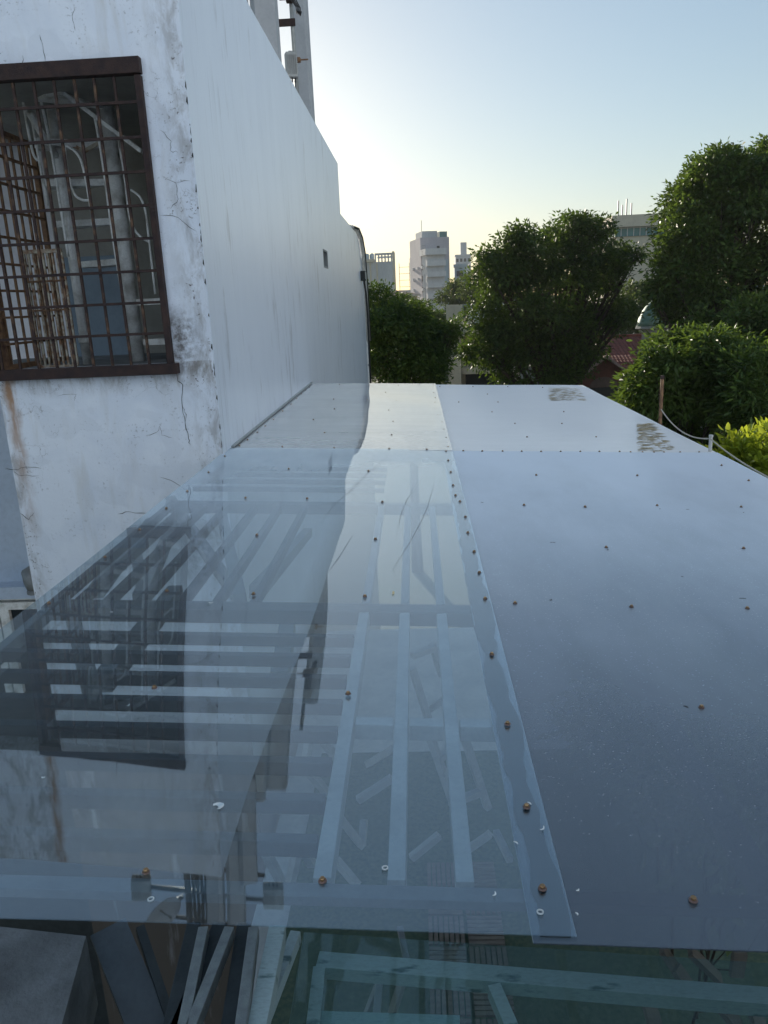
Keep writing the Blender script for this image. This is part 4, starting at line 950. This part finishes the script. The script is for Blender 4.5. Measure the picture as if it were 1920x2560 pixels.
# villa between the trees
YV = 46; v0 = at(1120, 900, YV); v1 = at(1300, 900, YV); zv = zat(1200, 815, YV)
vl = thing('cream_villa', 'cream villa with roof terrace railing and arched canopy between two trees', 'house', (v0[0], YV, 0), None, R_(-4), True); W = v1[0] - v0[0]
MB().box(0, .75, 0, 1, 0, zv - .5).build('corner_pier', CREAM, vl)
MB().box(.755, W, .8, 8, 0, zv - .5).build('wall', CREAM, vl)
MB().box(-.2, W + .2, -.2, 8.2, zv - .5, zv - .22).build('cornice', CREAM, vl)
MB().box(-.05, W, -.05, 8, zv - .22, zv).build('terrace_slab', CREAM, vl)
MB().box(.76, W, .3, .79, zv - 2.75, zv - 2.4).build('balcony_band', CREAM, vl)
MB().box(1.0, W - .3, .74, .795, zv - 4.2, zv - 2.8).build('dark_doorway', GLASSW, vl)
windows(vl, 1.0, W - .2, zv - 2.2, zv - .8, 3, .78, GLASSW, CREAM, 1)
MB().box(-.05, .9, 0, .3, zv, zv + 1.25).build('parapet_pier', CREAM, vl)
for k in range(16): MB().bar((.95 + k * .22, .1, zv), (.95 + k * .22, .1, zv + 1.2), .025, .025).build('railing_bar', BLUEGREY, vl)
MB().bar((.9, .1, zv + 1.22), (W, .1, zv + 1.22), .05, .04).build('railing_top', BLUEGREY, vl)
arcp = [(1.0 + 1.6 - 1.6 * math.cos(R_(a_)), .6, zv + .15 + 1.05 * math.sin(R_(a_))) for a_ in range(0, 181, 15)]
MB().tube(arcp, .07, 6).build('arch_canopy_rib', WHITEPAINT, vl, True)
MB().prism(arcp, (0, .02, 0), (0, 2.5, 0)).build('arch_canopy', BLUEGREY, vl)
MB().box(3.55, 3.85, .2, .5, zv, zv + 2.2).build('chimney', WHITEPAINT, vl)
MB().box(3.45, 3.95, .1, .6, zv + 2.2, zv + 2.3).build('chimney_cap', CREAM, vl)
MB().box(1.2, W, .9, 4.5, zv + .002, zv + .5).build('terrace_planter', BRICKRED, vl)
# red roofed house with dome
YD = 52; d0 = at(1560, 900, YD); d1 = at(1760, 900, YD)
rh = thing('red_roofed_house', 'red tiled house with green domed turret behind the bushes', 'house', (d0[0], YD, 0), None, 0, True)
zr = zat(1600, 852, YD); ze = zat(1600, 905, YD); W = d1[0] - d0[0]
MB().box(-1.5, W + 3, .5, 9, 0, ze).build('wall', BRICKRED, rh)
def tiled(parent, a, b, c, d, nu, nv, m=TILE):
    """roof slope a-b (eaves) to d-c (ridge) covered with rows of lapped round tiles"""
    a, b, c, d = map(Vector, (a, b, c, d)); nrm = (b - a).cross(d - a).normalized(); mb = MB()
    for j in range(nv):
        for i in range(nu):
            u0, u1, t0, t1 = i / nu, (i + 1) / nu, j / nv, (j + 1.15) / nv
            P_ = lambda u, t: (a * (1 - u) + b * u) * (1 - t) + (d * (1 - u) + c * u) * t
            um = (u0 + u1) / 2; lift = nrm * .06; l2 = nrm * .015
            mb.add([P_(u0, t0) + l2 * 2, P_(um, t0) + lift * 1.5, P_(u1, t0) + l2 * 2, P_(u1, min(1, t1)), P_(um, min(1, t1)) + lift * .7, P_(u0, min(1, t1))], [(0, 1, 4, 5), (1, 2, 3, 4)])
    o = mb.build('roof_tiles', m, parent); o['kind'] = 'stuff'
    return o
MB().prism([(-2, 0, ze), (-2, 4.6, zr), (-2, 9.2, ze)], (0, 0, 0), (W + 5, 0, 0)).build('roof', BRICKRED, rh)
tiled(rh, (-2, -.05, ze + .02), (W + 3, -.05, ze + .02), (W + 3, 4.6, zr + .05), (-2, 4.6, zr + .05), 36, 10)
MB().box(-2, W + 3, 4.45, 4.75, zr + .02, zr + .2).build('ridge_tiles', TILE, rh)
cxd = (at(1645, 850, YD)[0] - d0[0]); zd = zat(1645, 855, YD)
tur = MB().lathe((cxd, 1.2, zd - 1.2), [(1.0, 0), (1.0, .5), (.72, .6), (.72, 1.7), (.9, 1.8), (.9, 1.95), (1.15, 2.05), (1.1, 2.2)], 12).build('turret', mat('turret_stone', (.22, .24, .22), (.15, .17, .15), 3, .8), rh)
MB().lathe((cxd, 1.2, zd + 1.0), [(1.05, 0), (1.02, .25), (.85, .8), (.55, 1.25), (.22, 1.55), (.06, 1.7), (.05, 2.3)], 16).build('dome', PATINA, rh, True)
# second roof slope further right
z2 = zat(1760, 812, YD + 4); z3 = zat(1760, 860, YD + 4); r0 = at(1722, 850, YD + 4)[0] - d0[0]; r1 = at(1790, 850, YD + 4)[0] - d0[0]
tiled(rh, (r0 - .5, 3.0, z3), (r1 + .8, 3.0, z3), (r1 - .3, 6.5, z2), (r0 - .2, 6.5, z2), 10, 8)
MB().bar((r1 + .9, 2.9, z3 - .1), (r1 - .2, 6.5, z2 + .05), .25, .2).build('verge_board', GREYWHITE, rh)
# gabled porch
YP = 40; g0 = at(1458, 1000, YP); g1 = at(1568, 1000, YP); zg0 = zat(1512, 938, YP); zg1 = zat(1512, 890, YP); W = g1[0] - g0[0]; cx_ = W * .49
po = thing('gabled_porch', 'red gabled porch with pale barge boards and dark arched doorway', 'porch', (g0[0], YP, 0), None, 0, True)
MB().prism([(0, 0, 0), (W, 0, 0), (W, 0, zg0), (cx_, 0, zg1 - .12), (0, 0, zg0)], (0, .3, 0), (0, 4, 0)).build('wall', BRICKRED, po)
for s, xx in ((0, -.28), (1, W + .28)):
    MB().bar((xx, .1, zg0 - .16), (cx_, .1, zg1), .5, .12, (0, 0, 1)).build('barge_board', mat('faded_pink_board', (.42, .30, .27), (.33, .23, .21), 6, .8), po)
    A = (xx, .0, zg0 - .05); B_ = (cx_, .0, zg1 + .12)
    (tiled(po, (xx, 4.2, zg0 - .1), (xx, .35, zg0 - .1), (cx_, .35, zg1 + .1), (cx_, 4.2, zg1 + .1), 14, 8) if s == 0 else tiled(po, (xx, .35, zg0 - .1), (xx, 4.2, zg0 - .1), (cx_, 4.2, zg1 + .1), (cx_, .35, zg1 + .1), 14, 8))
arch = [(cx_ + .72 * math.cos(R_(a_)), .26, zg0 - .62 + .5 * math.sin(R_(a_))) for a_ in range(0, 181, 12)]
MB().prism(arch, (0, 0, 0), (0, .06, 0)).build('arch_tympanum', mat('dusty_brown_render', (.16, .11, .095), (.12, .085, .075), 6, .85), po)
MB().box(cx_ - .75, cx_ + .75, .24, .298, 5, zg0 - .64).build('dark_doorway', BLACK, po)
for xx in (cx_ - .86, cx_ + .86): MB().box(xx - .1, xx + .1, .1, .29, 5, zg0 - .62).build('door_pillar', CONCRETE, po)
# left and right flanking roofs of the same red house
fr = thing('red_side_house', 'red roofed side house between middle tree and porch', 'house', (at(1390, 980, 44)[0], 44, 0), None, 0, True)
Wf = at(1590, 980, 44)[0] - at(1390, 980, 44)[0]; z4 = zat(1450, 960, 44); z5 = zat(1480, 905, 44)
MB().box(0, Wf, .4, 6, 0, z4).build('wall', mat('beige_render', (.40, .33, .26), (.33, .27, .21), 3, .85), fr)
MB().prism([(-.4, 0, z4), (-.4, 3, z5 - .05), (-.4, 6, z4)], (0, 0, 0), (Wf + .8, 0, 0)).build('roof', BRICKRED, fr)
tiled(fr, (-.4, -.1, z4 + .03), (Wf + .4, -.1, z4 + .03), (Wf + .4, 3, z5 + .06), (-.4, 3, z5 + .06), 26, 10)
# white house seen through the right tree
YH = 48; h0 = at(1840, 800, YH); zt_ = zat(1860, 715, YH)
rw = thing('white_house', 'white house with grey flat canopy seen through the right tree', 'house', (h0[0], YH, 0), None, 0, True)
MB().box(0, 8, 0, 8, 0, zt_ - .9).build('wall', LAV, rw)
MB().box(-1.6, 8, -1.5, 8, zt_ - .3, zt_).build('flat_canopy', BLUEGREY, rw)
for k in range(3): MB().box(-1.3 + k * 2.5, -1.15 + k * 2.5, -1.3, -1.15, zt_ - 3.5, zt_ - .3).build('canopy_post', GREYWHITE, rw)
windows(rw, .6, 6, zt_ - 3.2, zt_ - 1.5, 2, -.02, GLASSW, GREYWHITE, 1)
pw = at(1735, 760, 46); 
ww_ = thing('pale_shed', 'pale wall piece glimpsed between the leaves of the right tree', 'shed', (pw[0], 47, 0), None, 0, True)
MB().box(0, 2.2, 0, 3, 0, zat(1740, 740, 47)).build('wall', LAV, ww_)
MB().box(-.1, 2.3, -.1, 3.1, zat(1740, 740, 47), zat(1740, 740, 47) + .15).build('roof_slab', GREYWHITE, ww_)

# ------------------------------------------------------------------ trees and shrubs
LEAF_D = mat_leaf('dark_glossy_leaf', (.014, .034, .010), (.024, .054, .014), (.075, .125, .026), .32, .55)
LEAF_M = mat_leaf('mid_green_leaf', (.020, .048, .013), (.036, .076, .018), (.085, .135, .028), .32, .50)
LEAF_Y = mat_leaf('bright_yellow_green_leaf', (.10, .16, .02), (.17, .24, .03), (.26, .31, .04), .45, .40)
LEAF_F = mat_leaf('far_tree_leaf', (.035, .065, .026), (.055, .088, .032), (.085, .12, .04), .3, .5)
def foliage(name, blobs, n, size, m, parent, seed, clump=14, aspect=2.4, spread=.34, droop=.25, shell=.45, six=False):
    """leaf-sized faces in clumps through the volume of the blobs"""
    rg = np.random.default_rng(seed)
    B = np.array([(*b[0], b[1]) for b in blobs]); wv = B[:, 3] ** 1.7; wv = wv / wv.sum()
    nc = max(1, n // clump)
    bi = rg.choice(len(B), nc, p=wv); d = rg.normal(size=(nc, 3)); d /= np.linalg.norm(d, axis=1)[:, None]
    d[:, 2] = np.abs(d[:, 2]) * np.where(rg.random(nc) < .72, 1, -1)
    rad = B[bi, 3] * (shell + (1.08 - shell) * rg.random(nc) ** .6)
    cc = B[bi, :3] + d * rad[:, None] * np.array([1, 1, .92])
    cl = np.repeat(np.arange(nc), clump); k = len(cl)
    cs = size * (2.2 + 2.4 * rg.random(nc))
    off = np.clip(rg.normal(size=(k, 3)), -1.3, 1.3) * .5; off[:, 2] *= .7
    P = cc[cl] + off * cs[cl][:, None] * spread * 2
    dr = d[cl] * .5 + off * .9 + rg.normal(size=(k, 3)) * .45; dr[:, 2] -= droop
    dr /= np.linalg.norm(dr, axis=1)[:, None]
    nn = rg.normal(size=(k, 3)) * .75 + np.array([0, 0, 1.0]); sd = np.cross(dr, nn); sd /= np.linalg.norm(sd, axis=1)[:, None]
    up = np.cross(sd, dr)
    s = size * (.65 + .7 * rg.random(k)); ln = s[:, None]; wd = ln / aspect
    if six:
        V = np.stack([P, P + dr * ln * .35 + sd * wd * .5 + up * ln * .05, P + dr * ln * .72 + sd * wd * .38 + up * ln * .03, P + dr * ln - up * ln * .1, P + dr * ln * .72 - sd * wd * .38 + up * ln * .03, P + dr * ln * .35 - sd * wd * .5 + up * ln * .05], 1)
        V = V.reshape(-1, 3); base = np.arange(k)[:, None] * 6
        F = np.concatenate([base + np.array([[0, 1, 2, 3]]), base + np.array([[0, 3, 4, 5]])], 1).reshape(-1, 4)
    else:
        V = np.stack([P, P + dr * ln * .45 + sd * wd * .5 + up * ln * .06, P + dr * ln - up * ln * .06, P + dr * ln * .45 - sd * wd * .5 + up * ln * .06], 1).reshape(-1, 3)
        F = (np.arange(k)[:, None] * 4 + np.array([[0, 1, 2, 3]]))
    base_l = np.array(world_base(parent)) if parent is not None else np.zeros(3)
    V = V - base_l
    me = bpy.data.meshes.new(name); me.vertices.add(len(V)); me.vertices.foreach_set('co', V.astype(np.float32).ravel())
    nf = len(F); me.loops.add(nf * 4); me.loops.foreach_set('vertex_index', F.astype(np.int32).ravel())
    me.polygons.add(nf); me.polygons.foreach_set('loop_start', np.arange(0, nf * 4, 4, dtype=np.int32)); me.polygons.foreach_set('loop_total', np.full(nf, 4, dtype=np.int32))
    me.update(calc_edges=True); me.validate(); me.materials.append(m)
    o = bpy.data.objects.new(name, me); COL.objects.link(o); o.parent = parent
    return o
def blob(px, py, rpx, Y, dy=0): p = at(px, py, Y + dy); return (p, rpx / FPX * (Y + dy) * 1.03)
def tree(name, label, cat, blobs, n, size, m, seed, trunk_r, base=None, group=None, **kw):
    cen = np.mean([b[0] for b in blobs], axis=0); bx_ = base if base is not None else (cen[0], cen[1])
    o = thing(name, label, cat, (bx_[0], bx_[1], 0), group)
    rg = random.Random(seed); top = Vector((cen[0], cen[1], cen[2]))
    tk = MB(); bs = Vector((bx_[0], bx_[1], 0)); fork = bs.lerp(top, .55)
    tk.tube([bs, bs.lerp(fork, .5) + Vector((rg.uniform(-.2, .2), 0, 0)), fork], [trunk_r * 1.25, trunk_r, trunk_r * .8], 10)
    for p, r in blobs:
        p = Vector(p); md = fork.lerp(p, .5) + Vector((rg.uniform(-.3, .3) * r, rg.uniform(-.3, .3) * r, -.1 * r))
        tk.tube([fork - (fork - bs) * .05, md, p], [trunk_r * .5, trunk_r * .3, trunk_r * .1], 6)
        for _ in range(4):
            e_ = p + Vector((rg.gauss(0, 1), rg.gauss(0, 1), rg.gauss(.2, 1))).normalized() * r * .9
            tk.tube([md.lerp(p, .5), (md + e_) / 2 + Vector((0, 0, .1 * r)), e_], [trunk_r * .16, trunk_r * .1, trunk_r * .04], 4)
    tk.build('trunk', BARK, o, True)
    rl = random.Random(seed + 50); lumps = []
    for p, r in blobs:                     # broken outline: smaller leaf masses standing out of each big one
        lumps.append((p, r * .80))
        for _ in range(11):
            v_ = Vector((rl.gauss(0, 1), rl.gauss(0, 1), rl.gauss(.35, 1))).normalized() * r * rl.uniform(.75, 1.22)
            lumps.append((p + np.array(v_), r * rl.uniform(.14, .42)))
    blobs = lumps
    cr_ = foliage('crown', blobs, n, size, m, o, seed, **kw); cr_['kind'] = 'stuff'
    return o
T = lambda Y, L_: [blob(x, y, r, Y, random.uniform(-.05, .05) * Y) for x, y, r in L_]
tree('left_tree', 'bushy green tree directly behind the far end of the side wall', 'tree', T(33, [(945, 760, 42), (955, 830, 60), (1000, 890, 75), (1070, 860, 45), (930, 920, 50), (1070, 920, 44), (1040, 830, 50), (1105, 850, 26), (1000, 800, 40), (1035, 945, 55), (1130, 830, 18)]), 34000, .18, LEAF_D, 11, .22)
tree('middle_tree', 'large dark feathery tree in the middle behind the canopy end', 'tree', T(38, [(1275, 655, 48), (1245, 720, 50), (1340, 650, 62), (1425, 615, 58), (1475, 595, 42), (1488, 655, 50), (1445, 560, 15), (1478, 555, 13), (1395, 585, 15), (1365, 600, 14), (1210, 645, 18), (1240, 640, 14), (1590, 640, 12), (1548, 790, 30), (1400, 720, 105), (1300, 790, 95), (1265, 860, 56), (1420, 830, 100), (1500, 735, 60), (1555, 640, 26), (1540, 690, 32), (1490, 830, 48), (1330, 900, 95), (1215, 800, 44), (1200, 880, 40), (1440, 900, 70), (1250, 905, 40), (1300, 610, 16), (1560, 800, 18), (1400, 930, 40)]), 70000, .20, LEAF_D, 12, .32, aspect=2.2)
tree('right_tree', 'tall broad glossy tree rising above the horizon at right', 'tree', T(30, [(1850, 470, 82), (1770, 530, 95), (1715, 610, 62), (1900, 600, 110), (1720, 690, 75), (1800, 690, 70), (1930, 720, 90), (1685, 665, 34), (1790, 450, 46), (1990, 520, 110), (1712, 540, 46), (1880, 420, 46), (1760, 770, 38), (1672, 778, 26), (1700, 790, 30), (1640, 735, 20), (1690, 740, 30)]), 64000, .19, LEAF_M, 13, .3, base=(at(1840, 900, 30)[0], 30))
tree('glossy_bush', 'large glossy leaved bush behind the rusty post', 'bush', T(17, [(1650, 960, 72), (1720, 930, 78), (1620, 1020, 48), (1790, 960, 80), (1700, 1050, 90), (1800, 1050, 80), (1760, 890, 36), (1620, 960, 36), (1700, 872, 22), (1640, 905, 22), (1588, 990, 20), (1738, 862, 18), (1812, 885, 34), (1590, 1040, 18), (1665, 885, 14)]), 30000, .15, LEAF_M, 14, .09, six=True, aspect=3.0)
tree('mango_bush', 'long leaved green bush at the right edge above the bright hedge', 'bush', T(15, [(1890, 960, 62), (1930, 1010, 70), (1870, 1050, 50), (1930, 930, 40)]), 9000, .17, LEAF_M, 15, .08, six=True, aspect=4.0, droop=.1)
tree('shaded_tree', 'low dark tree between bushes and the tall right tree', 'tree', T(24, [(1780, 850, 45), (1850, 850, 60), (1920, 860, 60), (1880, 800, 40)]), 20000, .16, LEAF_D, 16, .12)
tree('far_round_tree', 'hazy round tree far behind, left of the middle tree', 'tree', T(85, [(1190, 710, 40), (1145, 745, 32), (1215, 750, 45), (1165, 770, 40), (1225, 715, 34)]), 16000, .30, LEAF_F, 17, .4)
tree('far_right_tree', 'dark far tree between the middle tree and the tall right tree', 'tree', T(62, [(1590, 760, 45), (1560, 790, 40), (1630, 790, 42), (1610, 740, 26)]), 12000, .26, LEAF_F, 18, .35)
tree('roadside_tree', 'small green tree before the grey apartment tower', 'tree', T(60, [(1040, 800, 30), (1075, 800, 28), (1010, 780, 26), (1100, 815, 26)]), 8000, .24, LEAF_D, 19, .25)
# shrub under the canopy at right
tree('sheltered_shrub', 'leafy shrub growing under the smoky sheets at the right', 'shrub', [(onz(1680, 1790, 9.2), .5), (onz(1850, 1850, 9.0), .55), (onz(1780, 2000, 9.0), .45), (onz(1620, 1640, 9.0), .5), (onz(1860, 2130, 9.2), .35)], 5000, .11, mat_leaf('pale_shaded_leaf', (.07, .12, .05), (.12, .18, .08), (.30, .38, .20), .3, .3), 20, .04, six=True)
# bright hedge: nearest leaves one by one, the rest joined
hp = at(1860, 1150, 7.6)
hd = thing('bright_hedge', 'sunlit yellow green hedge beside the right canopy edge', 'hedge', (hp[0], 7.6, 7.5))
hb = [blob(1870, 1140, 55, 7.6), blob(1930, 1130, 60, 7.8), blob(1820, 1150, 36, 7.8), blob(1960, 1180, 70, 7.2), blob(1900, 1200, 60, 7.4), blob(1850, 1180, 50, 8.0)]
st_ = MB()
for p, r in hb: st_.tube([Vector((hp[0], 7.6, 7.5)), Vector(p) - Vector((0, 0, r)), Vector(p)], [.03, .02, .008], 5)
st_.build('stems', BARK, hd, True)
fo2 = foliage('leaf_mass', hb, 2600, .085, LEAF_Y, hd, 21, six=True, aspect=2.2, droop=-.25, shell=.35, clump=9); fo2['kind'] = 'stuff'
lm = MB().add([(0, 0, 0), (.017, .03, .006), (.020, .055, .006), (.012, .08, .0), (0, .09, -.006), (-.012, .08, 0), (-.020, .055, .006), (-.017, .03, .006), (0, .045, -.001)],
              [(0, 1, 8), (1, 2, 8), (2, 3, 8), (3, 4, 8), (4, 5, 8), (5, 6, 8), (6, 7, 8), (7, 0, 8)]).mesh('leaf', LEAF_Y, True)
rh_ = random.Random(5)
for k in range(34):
    p, r = hb[k % 4]; d = Vector((rh_.gauss(0, 1), rh_.gauss(-.7, .7), abs(rh_.gauss(.6, .6)))).normalized(); c = Vector(p) + d * r * rh_.uniform(.75, 1.1)
    for j in range(7):
        o = put('leaf', lm, hd, c + Vector((rh_.gauss(0, .006), rh_.gauss(0, .006), j * .006)))
        o.rotation_euler = (R_(rh_.uniform(15, 65)), rh_.uniform(-.3, .3), j * 2.4 + rh_.uniform(-.3, .3)); s = rh_.uniform(.6, 1.15); o.scale = (s, s, s)

# ------------------------------------------------------------------ haze over the city
hz = bpy.data.materials.new('morning_haze'); t = nodes(hz)
pv_ = N(t, 'ShaderNodeVolumePrincipled'); pv_.inputs['Color'].default_value = (.93, .94, .96, 1); pv_.inputs['Density'].default_value = .00032; pv_.inputs['Anisotropy'].default_value = 0
o_ = N(t, 'ShaderNodeOutputMaterial'); L(t, pv_.outputs[0], o_.inputs['Volume'])
hb_ = MB().box(-420, 420, -40, 620, -1, 64).build('haze', hz); hb_['kind'] = 'stuff'
